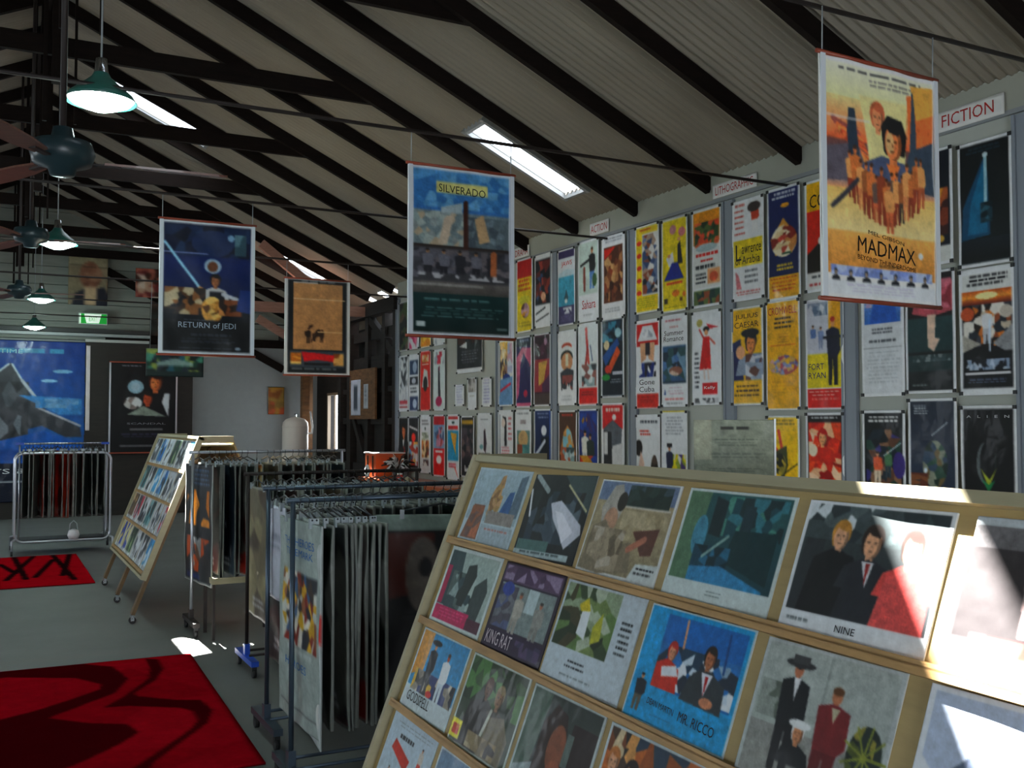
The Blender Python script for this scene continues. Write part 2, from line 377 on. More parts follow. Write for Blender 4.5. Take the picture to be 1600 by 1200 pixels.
# wall plate along the eave above the dark section and braced truss in reddish timber tinted as sunlit
struct('trim_%d' % k, MB().box((XW, (13.4+YE)/2, 3.42), (0.16, YE-13.4, 0.20)), M_old); k += 1
struct('trim_%d' % k, MB().beam((3.3, 14.66, 3.40), (5.2, 14.66, 3.40), 0.09, 0.15).beam((3.50, 14.58, 4.32), (4.25, 14.58, 3.75), 0.08, 0.13).beam((3.46, 14.58, 3.22), (4.2, 14.58, 2.80), 0.08, 0.11), M_pink); k += 1
struct('trim_%d' % k, MB().beam((1.9, 19.72, 4.5), (5.2, 19.72, 2.75), 0.06, 0.14).beam((1.9, 19.74, 3.25), (6.0, 19.74, 3.25), 0.06, 0.16), M_timber); k += 1
# beam / track across the end wall above the doors
struct('trim_%d' % k, MB().box((0.3, 19.66, 3.36), (4.7, 0.16, 0.07)), mat('dark_track', '#2a2c2c', 0.5)); k += 1
struct('trim_%d' % k, MB().box((0.3, 19.60, 3.285), (4.7, 0.12, 0.05)), mat('pale_track', '#9da4a4', 0.4)); k += 1
struct('trim_%d' % k, MB().box((2.1, 19.66, 3.19), (1.1, 0.06, 0.05)), mat('pale_track2', '#b7b9b4', 0.4)); k += 1
# dark sliding doors at the end
o = MB().box((2.5, 19.70, 1.58), (1.90, 0.08, 3.16)); struct('door_1', o, M_dark)
o = MB().box((0.2, 19.74, 1.58), (2.75, 0.06, 3.16)); struct('door_2', o, M_dark)
# open window of the far bay
o = struct('window_4', MB().box((5.95, 18.3, 1.7), (.06, .06, 1.14)).box((5.95, 19.1, 1.7), (.06, .06, 1.14)).box((5.95, 18.7, 1.15), (.14, .86, .05)).box((5.95, 18.7, 2.25), (.06, .86, .05)).box((5.95, 18.7, 1.7), (.03, .03, 1.1)), mat('weathered_frame', '#8b7a66', 0.6))
# dark timber stand between wall end and far bay
m = MB()
for (y, wd) in ((13.52, .2), (14.0, .12), (14.75, .14), (15.6, .18), (16.1, .14)): m.box((5.26, y, 1.7), (0.14, wd, 3.4))
for (z, h) in ((3.05, .16), (2.62, .2), (2.2, .08), (1.72, .1), (1.0, .12)): m.box((5.30, 14.85, z), (0.12, 2.6, h))
m.beam((5.24, 13.6, 2.7), (5.24, 14.7, 3.3), .08, .12).beam((5.24, 14.8, 1.0), (5.24, 15.7, 2.1), .08, .1)
m.box((5.55, 14.85, 1.3), (0.5, 2.7, 2.6)).box((5.6, 14.85, 2.95), (0.06, 2.7, 0.5))
struct('wall_timber_frame', m, M_old)
struct('trim_%d' % k, MB().box((5.30, 18.5, 1.6), (0.14, 0.14, 3.2)).box((5.62, 19.3, 1.6), (0.1, 0.12, 3.2)).beam((5.2, 18.45, 2.9), (5.2, 17.9, 3.3), .06, .08), M_oldb); k += 1
# ================================================================ posters on the right wall
SKIN = '#d09a70'
def wall_poster(yc, zb, zt, w, label, fn, group='tall narrow film posters on the panelled wall', cat='poster', bg='#e9ecef', pins=True, seed=0, sheetmat=None, tilt=0):
    d = math.hypot(XW, yc); cell = max(0.006, 1.75*d*0.95/1560)
    a = Art(w, zt-zb, cell, bg, seed or int(yc*100+zb*1000)); fn(a)
    t = thing('film_poster', label, cat, (XW-0.034, yc, zb), -PI/2, group)
    sheet('sheet', a, sheetmat or M_print, t, ph=yc*3, thick=0.002)
    if tilt: t.rotation_euler = (0, R(tilt), -PI/2)
    if pins:
        for sx in (-1, 1):
            for z in (0.012, zt-zb-0.012):
                MB().box((sx*(w/2-.008), -.006, z), (0.022, 0.008, 0.022)).build('corner_clip', M_black, t)
    return t
A_, B_, C_ = (2.67, 3.45), (1.85, 2.63), (1.06, 1.80)
IN = (.06, .03, .94, .97)
W = []
def wp(yc, row, label, fn, w=.36, **k): wall_poster(yc, row[0], row[1], w, label, fn, **k)
# ---- panel nearest the camera (science fiction)
def f(a):
    a.R(*IN, '#07090c', '#0c1418'); a.P([(.52, .12), (.10, .52), (.06, .78), (.60, .76), (.56, .3)], '#0f4664'); a.P([(.52, .14), (.25, .5), (.18, .74), (.55, .74)], '#17668a')
    a.L(.52, .14, .52, .5, .05, '#9fc4d0'); a.E(.52, .13, .05, .02, '#cfe2e8'); a.N(.42, .5, .64, .66, ['#1a3540', '#07181e', '#2f5a68'], 14); a.R(.06, .78, .94, .95, '#141c24', '#07090c'); a.T(.15, .06, .85, .11, '#18303c', 2)
wp(3.865, (2.62, 3.37), 'dark film poster with a pale blue light beam, rightmost of the top row', f, .36)
def f(a):
    a.R(.07, .05, .93, .18, '#e0e2e0'); a.T(.15, .06, .88, .155, '#1c1c20', 3); a.R(.06, .18, .94, .94, '#0e0c10'); a.R(.06, .18, .94, .24, '#c8581c', '#e8a040'); a.R(.06, .24, .94, .29, '#d87820', '#5a1c10'); a.E(.5, .225, .2, .028, '#fff0b0')
    a.N(.08, .29, .92, .62, ['#1a1210', '#8a4a2a', '#c8bca8', '#3a3a44', '#d0782c', '#e8e4dc', '#20262e'], 60)
    a.E(.16, .36, .12, .055, '#b8532a'); a.E(.84, .36, .11, .05, '#c8c0b4'); a.F(.5, .6, .28, '#e6e8ec', '#c8ccd4'); a.L(.55, .42, .55, .66, .03, '#e0f0ff'); a.P([(.06, .52), (.4, .6), (.06, .66)], '#a8a49a'); a.P([(.94, .46), (.6, .6), (.94, .7)], '#8a8c90')
    a.R(.06, .66, .94, .94, '#0a0a0e'); a.N(.12, .72, .88, .80, ['#8fa0b8', '#10131c', '#c0ccdc', '#10131c'], 50); a.R(.1, .82, .9, .835, '#e8e8ec'); a.T(.15, .87, .85, .91, '#505a70', 2)
wp(3.865, (1.86, 2.61), 'film poster with orange sunburst under a white top band, rightmost of middle row', f, .37)
def f(a):
    a.R(*IN, '#0a0a0c'); a.X(.12, .075, .88, .095, 'A   L   I   E   N', '#c8ccd0'); a.E(.46, .44, .17, .16, '#5c6466'); a.E(.5, .43, .15, .16, '#0a0a0c'); a.L(.62, .36, .62, .5, .02, '#2c3a38')
    a.P([(.36, .48), (.5, .62), (.66, .46), (.52, .56)], '#a8b43a'); a.P([(.38, .56), (.5, .66), (.62, .56), (.5, .60)], '#1a7a48'); a.R(.15, .655, .82, .672, '#9aa098'); a.E(.5, .80, .24, .03, '#0f4a30'); a.N(.1, .86, .9, .95, ['#16181a', '#0a0a0c', '#2c3234'], 50)
wp(3.87, (1.03, 1.80), 'black film poster with a glowing yellow-green crescent shape, rightmost of the bottom row', f, .37)
def f(a):
    a.R(*IN, '#10141e'); a.N(.1, .35, .9, .75, ['#7a3a24', '#c88a30', '#3a1c18', '#a85a30'], 30); a.R(.06, .84, .94, .97, '#dadcd8'); a.E(.75, .78, .07, .03, '#d8b050')
wp(4.26, (2.67, 3.39), 'dark film poster with red and yellow figures, half hidden by the hanging desert poster', f, .35)
def f(a):
    a.R(*IN, '#2e4a4c', '#16282a'); a.R(.06, .03, .94, .38, '#1a1416'); a.P([(.3, .06), (.94, .1), (.94, .34), (.5, .38), (.15, .34)], '#b0525c'); a.N(.4, .08, .92, .32, ['#c87080', '#8a3440', '#b85a68'], 20)
    a.P([(.45, .36), (.62, .36), (.6, .55), (.7, .56), (.58, .66), (.46, .62)], '#e0c4b0'); a.R(.06, .66, .94, .68, '#101414'); a.N(.15, .68, .9, .74, ['#3a4a4c', '#7a8486', '#2a3a3c'], 30); a.R(.06, .82, .94, .97, '#0e1416'); a.T(.1, .92, .5, .95, '#6a7474', 1)
wp(4.265, (1.88, 2.64), 'teal film poster with a pink draped arm reaching down, beside the orange sunburst poster', f, .37)
def f(a):
    a.R(.06, .03, .94, .76, '#1e2634', '#2a3446'); a.T(.12, .06, .42, .14, '#aab0b4', 4); a.L(.5, .3, .8, .2, .02, '#c0c8cc'); a.N(.3, .34, .8, .72, ['#2a4a3c', '#6a5a3a', '#34465a', '#8a9080', '#1c2c24'], 34, ell=True); a.E(.36, .58, .04, .02, '#e8f4ff')
    a.N(.06, .6, .4, .76, ['#5a2a1c', '#7a4a2a', '#24303c'], 14); a.P([(.06, .78), (.3, .74), (.6, .78), (.94, .72), (.94, .97), (.06, .97)], '#dfe2e4'); a.X(.2, .83, .78, .885, 'BATTLESTAR', '#c02418'); a.X(.08, .89, .94, .955, 'GALACTICA', '#c02418')
wp(4.26, (1.08, 1.85), 'dark blue space film poster with red lettering on its white foot, bottom row', f, .36)
def f(a):
    a.R(*IN, '#d8dce0'); a.R(.08, .04, .92, .38, '#8aa0cc', '#3468b4'); a.N(.08, .04, .92, .24, ['#b8a4c4', '#8aa4d0', '#c8c4d8'], 24); a.P([(.2, .38), (.3, .2), (.45, .12), (.6, .2), (.8, .24), (.85, .38)], '#2a5cb0'); a.T(.25, .42, .75, .48, '#70747c', 2); a.T(.18, .52, .85, .55, '#3c4048', 1); a.R(.06, .58, .94, .584, '#70767c'); a.T(.1, .62, .9, .9, '#b8bec4', 9, .35)
wp(4.635, (1.87, 2.64), 'pale film poster with blue picture over grey text, left of the teal arm poster', f, .35)
def f(a):
    a.R(*IN, '#0c1012'); a.T(.15, .06, .85, .13, '#dcdcdc', 2); a.N(.1, .18, .9, .72, ['#12202a', '#0c1012', '#3a3470', '#5a3a28', '#1c3a30', '#10161a', '#84624a'], 50); a.F(.36, .68, .3, '#c85a34', '#d8c8b0'); a.F(.6, .62, .26, '#4a7050', '#2a3a44'); a.E(.85, .5, .14, .12, '#3a2c70'); a.L(.5, .42, .9, .3, .02, '#c8d4dc'); a.R(.06, .74, .94, .755, '#d0ccc4'); a.N(.15, .8, .85, .93, ['#8a9298', '#5a6268', '#aab2b8', '#30383c'], 40)
wp(4.64, (1.07, 1.78), 'black film poster crowded with adventure figures, bottom row beside the batten', f, .35)
# ---- panel with the yellow posters
def f(a):
    a.R(*IN, '#e4e6e8'); a.T(.08, .05, .42, .38, '#b0463c', 6, .3); a.F(.72, .34, .27, '#b8442c', '#e8e8e8', hair='#2a2420', wd=1.2); a.E(.7, .1, .2, .05, '#3a3230'); a.R(.06, .40, .94, .66, '#d8c022'); a.X(.12, .44, .3, .6, 'L', '#28261c'); a.X(.32, .47, .92, .54, 'awrence', '#28261c'); a.X(.1, .56, .88, .64, 'of Arabia', '#28261c')
    a.P([(.1, .7), (.2, .74), (.3, .88), (.14, .88)], '#c87a80'); a.T(.4, .7, .85, .86, '#50545a', 3, .35); a.T(.1, .9, .9, .95, '#c07070', 2)
wp(5.93, (2.64, 3.43), 'white film poster with a yellow middle band, above the man in a black hat', f)
def f(a):
    a.R(.06, .03, .94, .78, '#1c2454', '#141c48'); a.T(.15, .05, .88, .12, '#c8ccd8', 2); a.P([(.5, .28), (.9, .45), (.75, .6), (.25, .6), (.1, .45)], '#c8903c'); a.N(.12, .34, .9, .62, ['#e0cca0', '#b84a3c', '#f0e4c8', '#3a5a44', '#c88a50', '#7a2a20'], 34, ell=True); a.E(.55, .17, .13, .02, '#e0a030'); a.T(.25, .68, .8, .75, '#d8b838', 2); a.R(.06, .78, .94, .97, '#dca41c'); a.T(.1, .8, .9, .93, '#b8401c', 4, .3)
wp(5.54, (2.60, 3.44), 'navy film poster with a cluster of faces and a yellow foot, top row', f, .34)
def f(a):
    a.R(.06, .03, .94, .28, '#dca818'); a.X(.14, .13, .98, .25, 'CONA', '#14120e'); a.R(.06, .28, .94, .8, '#c42a14'); a.P([(.06, .66), (.4, .56), (.7, .52), (.94, .56), (.94, .82), (.06, .82)], '#1c1410'); a.E(.55, .55, .2, .05, '#d8d4d0'); a.E(.75, .7, .25, .1, '#d8943c'); a.R(.06, .82, .94, .97, '#e2e2e0'); a.T(.1, .85, .9, .89, '#303034', 1); a.T(.1, .92, .9, .95, '#b03030', 1)
wp(5.14, (2.62, 3.42), 'yellow and red film poster with black lettering, partly behind the hanging desert poster', f)
def f(a):
    a.R(*IN, '#dfae1a'); a.X(.14, .07, .86, .13, 'JULIUS', '#3a2410'); a.X(.12, .15, .88, .21, 'CAESAR', '#3a2410'); a.P([(.06, .74), (.06, .36), (.3, .32), (.4, .74)], '#1c2450'); a.H(.62, .37, .1, '#d88a50', '#141820', '#8f9cb0'); a.E(.6, .27, .28, .045, '#12161e'); a.E(.3, .46, .14, .07, '#e0a880'); a.N(.45, .48, .94, .74, ['#9aa6b8', '#c8ccd4', '#5a3a34', '#70809a'], 18); a.T(.1, .79, .9, .93, '#4a3410', 3, .4)
wp(5.95, (1.83, 2.59), 'yellow film poster of a man in a black hat embracing a woman', f)
def f(a):
    a.R(.05, .02, .95, .98, '#e0a818'); a.X(.08, .06, .92, .13, 'CROMWELL', '#b81c10'); a.T(.2, .16, .84, .28, '#3a2c14', 3, .4); a.T(.35, .31, .7, .4, '#b07020', 4, .3); a.R(.14, .41, .86, .414, '#b83c1c'); a.N(.08, .5, .94, .68, ['#d8a8a0', '#6a5a8a', '#a84a50', '#8a94b8', '#c8a060', '#dfb030'], 60, ell=True); a.T(.15, .74, .9, .86, '#c88a1c', 4, .3)
wp(5.56, (1.79, 2.60), 'golden yellow film poster with red arched title and a crowd, middle row', f, .35)
def f(a):
    a.R(.06, .02, .62, .5, '#c8cad4'); a.R(.62, .02, .94, .3, '#e0a41c'); a.R(.6, .3, .94, .8, '#d8c824'); a.R(.06, .5, .94, .8, '#dcc820'); a.N(.08, .04, .6, .16, ['#8a94a8', '#c8cad4', '#5a6a80'], 20); a.F(.22, .44, .2, '#5a74a8', '#c8cad4'); a.F(.42, .46, .2, '#7a8ab0', '#8a94b0'); a.X(.09, .585, .5, .64, 'FORT', '#14205c'); a.X(.09, .665, .54, .72, 'RYAN', '#14205c')
    a.F(.72, .78, .6, '#16182c', '#14141e', '#d89a64', '#a83020', .75); a.L(.5, .36, .98, .36, .05, '#14161e'); a.R(.06, .81, .94, .98, '#c81c14'); a.T(.1, .83, .88, .93, '#e8b0a8', 3, .3)
wp(5.15, (1.79, 2.57), 'yellow film poster of a standing man aiming a gun above a red foot', f)
def f(a):
    a.R(*IN, '#e8bc14'); a.T(.12, .05, .9, .12, '#4a3c14', 2, .3); a.L(.1, .24, .34, .36, .07, '#c83818'); a.L(.38, .16, .48, .34, .08, '#c83818'); a.P([(.2, .38), (.62, .3), (.66, .5), (.5, .66), (.34, .52)], '#3a4028'); a.N(.24, .38, .6, .6, ['#3a4028', '#8a8038', '#20241c', '#b8a040'], 20, ell=True); a.L(.55, .58, .92, .48, .03, '#2a2818'); a.E(.58, .74, .08, .03, '#e08a20'); a.P([(.4, .97), (.55, .9), (.66, .97)], '#7a1c28'); a.T(.1, .86, .9, .9, '#8a6c14', 1)
wp(5.57, (1.02, 1.75), 'bright yellow film poster with red legs kicking upside down, bottom row', f, .34)
def f(a):
    a.R(*IN, '#141010'); a.T(.14, .045, .86, .08, '#c0c4c4', 1); a.N(.08, .1, .92, .8, ['#b82418', '#d84a20', '#e8b890', '#8a1810', '#c83018', '#f0d0b0', '#d8381c'], 60); a.H(.45, .24, .07, '#e0a070', '#a81c14', '#c02c18'); a.E(.2, .36, .12, .06, '#ece0c8'); a.N(.15, .72, .6, .84, ['#e8a050', '#d87828', '#f0c080'], 10); a.R(.06, .86, .94, .97, '#181214'); a.T(.6, .82, .94, .92, '#c8c8c8', 3); a.E(.5, .94, .2, .03, '#e08850')
wp(5.155, (1.03, 1.77), 'red and black film poster crowded with red figures, bottom row', f)
# ---- panel with two yellow posters top left
def f(a):
    a.R(*IN, '#e0c41a'); a.R(.3, .1, .94, .8, '#e6e6e2'); a.N(.32, .12, .92, .78, ['#e0e0de', '#3a4c70', '#a89080', '#20242c', '#dcdcda', '#6a7a98', '#8a4a34'], 60)
    for i in range(5): a.E(.18, .2+i*.14, .1, .028, '#c83a20')
    a.T(.1, .82, .9, .94, '#a8a820', 5, .5)
    a.T(.2, .05, .7, .08, '#b03818', 1)
wp(7.26, (2.67, 3.46), 'yellow film poster with a strip of small pictures beside orange dots', f)
def f(a):
    a.R(*IN, '#dec818'); a.E(.45, .13, .13, .05, '#c88a90'); a.E(.78, .17, .13, .05, '#c87a80'); a.P([(.62, .3), (.72, .26), (.82, .5), (.62, .5)], '#1c1c24'); a.E(.68, .24, .06, .02, '#d8a080'); a.P([(.18, .42), (.45, .36), (.5, .5), (.3, .52)], '#e2e2e4'); a.P([(.4, .48), (.62, .48), (.86, .66), (.1, .66)], '#1c2c84'); a.E(.3, .4, .06, .02, '#d09a70'); a.R(.2, .68, .8, .7, '#c83a20'); a.E(.55, .8, .14, .035, '#d87a24'); a.E(.86, .82, .06, .03, '#d87a24'); a.R(.1, .84, .24, .9, '#3a3428'); a.R(.7, .85, .8, .89, '#6a4a20'); a.T(.1, .93, .9, .96, '#a89820', 1)
wp(6.86, (2.64, 3.45), 'yellow film poster with a dancing couple in a blue gown', f)
def f(a):
    a.R(.06, .03, .94, .36, '#d8901c', '#b87018'); a.N(.1, .14, .92, .38, ['#2c4424', '#c84a28', '#4a5c2c', '#d8683c', '#20301c', '#c8582c'], 40); a.R(.06, .38, .94, .8, '#dcdedc'); a.E(.5, .4, .36, .04, '#a8bcc0'); a.T(.12, .45, .9, .5, '#c02c24', 1, .7); a.T(.3, .515, .75, .55, '#c02c24', 1, .7); a.T(.1, .57, .85, .62, '#282c30', 1, .7); a.T(.1, .65, .5, .77, '#282c30', 3, .55); a.R(.54, .62, .94, .77, '#d8a070'); a.E(.74, .7, .14, .05, '#c85a38'); a.R(.06, .82, .94, .97, '#34503c'); a.N(.08, .82, .92, .97, ['#2a4634', '#5a6a3c', '#1c3430', '#8a4a2c'], 20)
wp(6.43, (2.64, 3.45), 'orange and green jungle film poster with red and black writing, top row', f, .37)
def f(a):
    a.R(.06, .05, .94, .3, '#c02420'); a.P([(.3, .07), (.7, .07), (.9, .24), (.1, .24)], '#dfe2e6'); a.N(.3, .1, .72, .2, ['#c8ccd4', '#e6e8ec', '#a8b0bc'], 10); a.P([(.2, .26), (.8, .26), (.75, .48), (.55, .44), (.5, .28), (.45, .44), (.25, .48)], '#d8a884'); a.R(.42, .26, .6, .4, '#26222a'); a.N(.16, .48, .84, .64, ['#1c2c6c', '#dfe2e6', '#20202c', '#3a4c90'], 24); a.X(.16, .67, .8, .73, 'Gone', '#14161c'); a.X(.16, .75, .8, .81, 'Cuba', '#14161c'); a.R(.06, .83, .94, .98, '#c42a1c'); a.T(.15, .86, .85, .94, '#8a1c14', 3, .4)
wp(7.26, (1.82, 2.61), 'white film poster with red corners, a pale short dress and a red foot, middle row', f)
def f(a):
    a.T(.15, .06, .85, .09, '#c0707a', 1); a.T(.3, .13, .7, .15, '#c07070', 1); a.X(.12, .17, .86, .225, 'Summer', '#181a1e'); a.X(.1, .235, .86, .29, 'Romance', '#181a1e'); a.R(.06, .34, .94, .74, '#34587c', '#1c3040'); a.N(.08, .36, .92, .72, ['#34587c', '#5a80a8', '#1c2c3c', '#7090a8', '#2c4c50', '#4a70a0'], 30); a.N(.3, .56, .8, .66, ['#c8b0a0', '#8a5a4a', '#e0e4e8'], 8, ell=True); a.P([(.1, .86), (.14, .8), (.18, .86)], '#2c4c88'); a.T(.25, .78, .85, .88, '#c8a0b0', 3, .3); a.T(.1, .90, .9, .93, '#c84040', 1); a.T(.1, .95, .9, .97, '#888c90', 1)
wp(6.87, (1.83, 2.62), 'white film poster with black title above a blue picture of a boat, middle row', f)
def f(a):
    a.E(.28, .13, .1, .04, '#b0a860'); a.P([(.5, .14), (.9, .19), (.6, .2)], '#b83038'); a.E(.5, .2, .1, .03, '#1c1a1c'); a.E(.5, .235, .06, .03, SKIN); a.L(.28, .2, .45, .32, .05, '#b8504a'); a.P([(.4, .28), (.6, .28), (.66, .62), (.26, .62)], '#c01c1c'); a.L(.62, .3, .78, .36, .05, '#c8685c'); a.L(.42, .62, .44, .72, .05, '#e0d0c8'); a.L(.55, .62, .58, .72, .05, '#e0d0c8'); a.T(.08, .44, .26, .84, '#2c3038', 8, .4); a.R(.36, .76, .86, .88, '#c01820'); a.X(.42, .80, .8, .84, 'Kelly', '#f0f0f0'); a.N(.1, .92, .9, .97, ['#e4e6e8', '#5a5c60', '#c8ccd0'], 14)
wp(6.44, (1.84, 2.61), 'white film poster with a woman in a red dress holding a hat up, middle row', f, .37)
def f(a):
    a.T(.15, .08, .9, .13, '#50545c', 1, .7); a.T(.15, .2, .6, .28, '#c05048', 2); a.E(.12, .42, .16, .1, '#1a1818'); a.P([(.06, .7), (.4, .8), (.6, .97), (.06, .97)], '#d03c1c'); a.P([(.2, .45), (.35, .6), (.3, .8), (.1, .7)], '#e0c0b0'); a.N(.6, .5, .92, .97, ['#2c2420', '#4a3c34', '#1a1614'], 10, ell=True)
wp(7.26, (1.06, 1.77), 'white film poster with a dark haired woman and an orange corner, bottom row', f)
def f(a):
    a.R(.06, 0, .94, .02, '#d8c024'); a.T(.15, .08, .85, .3, '#8a8e98', 6, .35); a.R(.4, .5, .94, .82, '#c8b828'); a.N(.45, .5, .92, .85, ['#d8c828', '#4a3a70', '#e0e0dc', '#8a9838', '#d8d020'], 22); a.F(.32, .84, .44, '#1c2440', '#1a2038', wd=.8); a.R(.22, .38, .42, .42, '#16161c'); a.R(.1, .9, .9, .94, '#b03038'); a.T(.1, .85, .9, .88, '#30343c', 1)
wp(6.88, (1.06, 1.80), 'white film poster with a man in a top hat beside yellow flowers, bottom row', f)
# ---- third panel
def f(a):
    a.R(*IN, '#4a9ab4'); a.R(.06, .03, .94, .12, '#3c3458'); a.R(.06, .12, .94, .32, '#e0e6ea'); a.X(.24, .16, .84, .24, 'JAWS', '#d02a24'); a.P([(.06, .32), (.5, .27), (.94, .3), (.94, .36), (.06, .36)], '#c8dce4'); a.P([(.4, .64), (.5, .52), (.62, .64), (.56, .7), (.46, .7)], '#3a5058'); a.E(.5, .68, .08, .03, '#e0ece8'); a.R(.06, .74, .94, .97, '#423c60'); a.N(.2, .76, .8, .84, ['#e0e2e8', '#423c60'], 12); a.T(.15, .87, .85, .95, '#6a6488', 3)
wp(8.66, (2.68, 3.46), 'blue sea film poster with a red title over white, in the top row', f, .34)
def f(a):
    a.R(.06, .03, .94, .66, '#c4d4cc'); a.F(.68, .6, .5, '#1c1c1c', '#5a84c0', '#c07c50', '#3a2a1c', .8); a.L(.14, .3, .6, .24, .07, '#1c1c1c'); a.L(.3, .34, .32, .6, .1, '#7a3c30'); a.E(.8, .5, .1, .08, '#3c5a38'); a.X(.2, .73, .86, .84, 'Sahara', '#c03038'); a.T(.2, .9, .7, .93, '#b0b4b8', 1)
wp(8.24, (2.68, 3.48), 'pale green film poster of a tall man in dark jacket above red script', f, .37)
def f(a):
    a.R(*IN, '#e8eaec'); a.T(.12, .04, .9, .1, '#808894', 2, .4); a.R(.1, .14, .9, .8, '#5a3424'); a.N(.12, .16, .88, .78, ['#7a4a30', '#4a2a1c', '#a87850', '#8a4028', '#c8a070', '#3a2018', '#6a3a28'], 60); a.P([(.12, .16), (.6, .15), (.3, .24), (.12, .28)], '#c82c1c'); a.T(.15, .86, .85, .93, '#b0b4b8', 2)
wp(7.80, (2.67, 3.46), 'brown film poster in a wide white border, top row beside the first wide batten', f, .39)
def f(a):
    a.E(.5, .22, .26, .05, '#a84028'); a.E(.5, .3, .34, .09, '#dfe3e4'); a.E(.5, .36, .32, .09, '#20221e'); a.E(.5, .42, .3, .12, '#c89068'); a.R(.42, .32, .58, .48, '#e0dcc0'); a.P([(.16, .56), (.5, .5), (.86, .54), (.8, .8), (.5, .72), (.2, .8)], '#30343a'); a.N(.25, .6, .8, .78, ['#20242a', '#8a4a44', '#dfe3e4', '#3a3e44'], 16); a.T(.2, .86, .8, .95, '#c8ccd0', 2)
wp(8.65, (1.87, 2.63), 'white film poster of a bearded figure in a red hat, middle row', f)
def f(a):
    a.R(*IN, '#dde4e6'); a.L(.42, .08, .5, .4, .11, '#b83c38'); a.L(.48, .3, .34, .62, .1, '#a03430'); a.L(.5, .4, .62, .66, .1, '#b04a44'); a.L(.62, .28, .72, .46, .04, '#3a4a6a'); a.N(.2, .5, .9, .76, ['#dde4e6', '#8a5a54', '#9ab0b4', '#3a4044'], 22); a.R(.06, .78, .94, .97, '#c8241c'); a.T(.15, .82, .85, .88, '#7a1410', 2)
wp(8.25, (1.86, 2.67), 'pale film poster with red acrobats and a solid red foot, middle row', f)
def f(a):
    a.R(*IN, '#101a24'); a.N(.08, .05, .92, .3, ['#24506a', '#101a24', '#3c7c94', '#1a3446'], 26); a.E(.74, .2, .14, .06, '#a8d0d8'); a.P([(.06, .48), (.7, .26), (.8, .34), (.2, .6)], '#24508c'); a.P([(.3, .62), (.7, .36), (.84, .44), (.4, .7)], '#c8562c'); a.E(.25, .34, .12, .06, '#d8c8a0'); a.E(.3, .64, .14, .05, '#c83c28'); a.E(.22, .74, .18, .04, '#1c7a34'); a.R(.5, .67, .92, .71, '#c8ccd8'); a.T(.4, .76, .9, .82, '#8a9098', 2)
wp(7.82, (1.93, 2.68), 'dark blue film poster with an orange figure on a diagonal beam, middle row', f, .38)
def f(a):
    a.R(*IN, '#4a3020'); a.T(.2, .06, .8, .1, '#c04030', 1); a.P([(.1, .6), (.3, .3), (.5, .2), (.7, .3), (.92, .6)], '#c88a44'); a.N(.25, .25, .75, .6, ['#6ab0c8', '#88c0d0', '#c89858'], 14, ell=True); a.N(.15, .5, .85, .96, ['#c8d8dc', '#3a4c50', '#8aa4a8', '#a85a3c', '#dfe8ea'], 44)
wp(8.64, (1.08, 1.82), 'brown and pale blue film poster with an arched scene, bottom row', f)
def f(a):
    a.R(*IN, '#1c3478', '#1c2458'); a.N(.1, .06, .9, .3, ['#1c3478', '#24489c', '#3a2c60', '#a8782c'], 20); a.F(.34, .78, .5, '#e0e0d8', '#c8ccd0'); a.F(.6, .84, .52, '#24302c', '#e0d8c8'); a.N(.08, .6, .92, .78, ['#b83c24', '#c8902c', '#24489c'], 14); a.N(.08, .78, .92, .97, ['#d8881c', '#3a2418', '#e0a030', '#6a6c74'], 16)
wp(8.25, (1.08, 1.83), 'deep blue film poster with two pale figures and an orange foot, bottom row', f)
def f(a):
    a.R(.06, .03, .94, .3, '#c42424'); a.T(.12, .06, .88, .12, '#e0d0c8', 1, .8); a.E(.56, .17, .09, .035, '#e6e6e6'); a.P([(.1, .3), (.5, .2), (.9, .3), (.85, .5), (.4, .54), (.1, .42)], '#5a6068'); a.P([(.1, .32), (.45, .34), (.5, .8), (.1, .72)], '#26282c'); a.R(.12, .34, .28, .6, '#d8dadc'); a.P([(.5, .5), (.92, .46), (.9, .86), (.45, .84)], '#d4d6d8'); a.T(.3, .78, .7, .88, '#c8343c', 3, .5); a.P([(.5, .97), (.7, .92), (.85, .97)], '#c02c2c')
wp(7.82, (1.08, 1.88), 'red topped film poster with grey and white overlapping figures, bottom row', f, .38)
# ---- fourth panel
def f(a):
    a.R(.06, .03, .94, .26, '#a81c18'); a.R(.06, .26, .94, .97, '#dcc41c'); a.T(.12, .28, .9, .46, '#c0501c', 3, .6); a.E(.5, .56, .34, .06, '#c8c03c'); a.N(.3, .6, .8, .8, ['#9a7a80', '#5a3a30', '#c8a0a8', '#c88a20'], 16, ell=True); a.T(.1, .85, .9, .93, '#a8941c', 2)
wp(9.55, (2.68, 3.49), 'yellow film poster with dark red top band, just right of the hanging cowboy poster', f)
def f(a):
    a.R(.06, .08, .94, .68, '#14161c'); a.N(.1, .1, .9, .66, ['#1c2a44', '#14161c', '#5a2420', '#3c5070', '#8a3c30', '#101014'], 34); a.E(.5, .58, .14, .06, '#e0b090'); a.L(.1, .8, .6, .73, .05, '#303438'); a.L(.1, .9, .8, .82, .04, '#303438')
wp(9.13, (2.70, 3.48), 'dark film poster with a glowing face over a white foot, top row', f, .37)
def f(a):
    a.R(.06, .03, .94, .97, '#e0e0dc'); a.R(.1, .03, .6, .16, '#d8a81c'); a.N(.1, .14, .6, .56, ['#3a2418', '#c8a058', '#7a4a2c', '#e0c890', '#1c1814'], 30); a.N(.6, .06, .92, .5, ['#b8bcd4', '#c8a0b0', '#d8dce4'], 10); a.E(.55, .58, .24, .07, '#1c2c74'); a.P([(.06, .6), (.94, .55), (.94, .97), (.06, .97)], '#7098c0'); a.L(.15, .76, .8, .66, .08, '#c0283c')
wp(9.99, (1.88, 2.63), 'film poster with brown faces over a light blue foot, below the hanging cowboy poster', f)
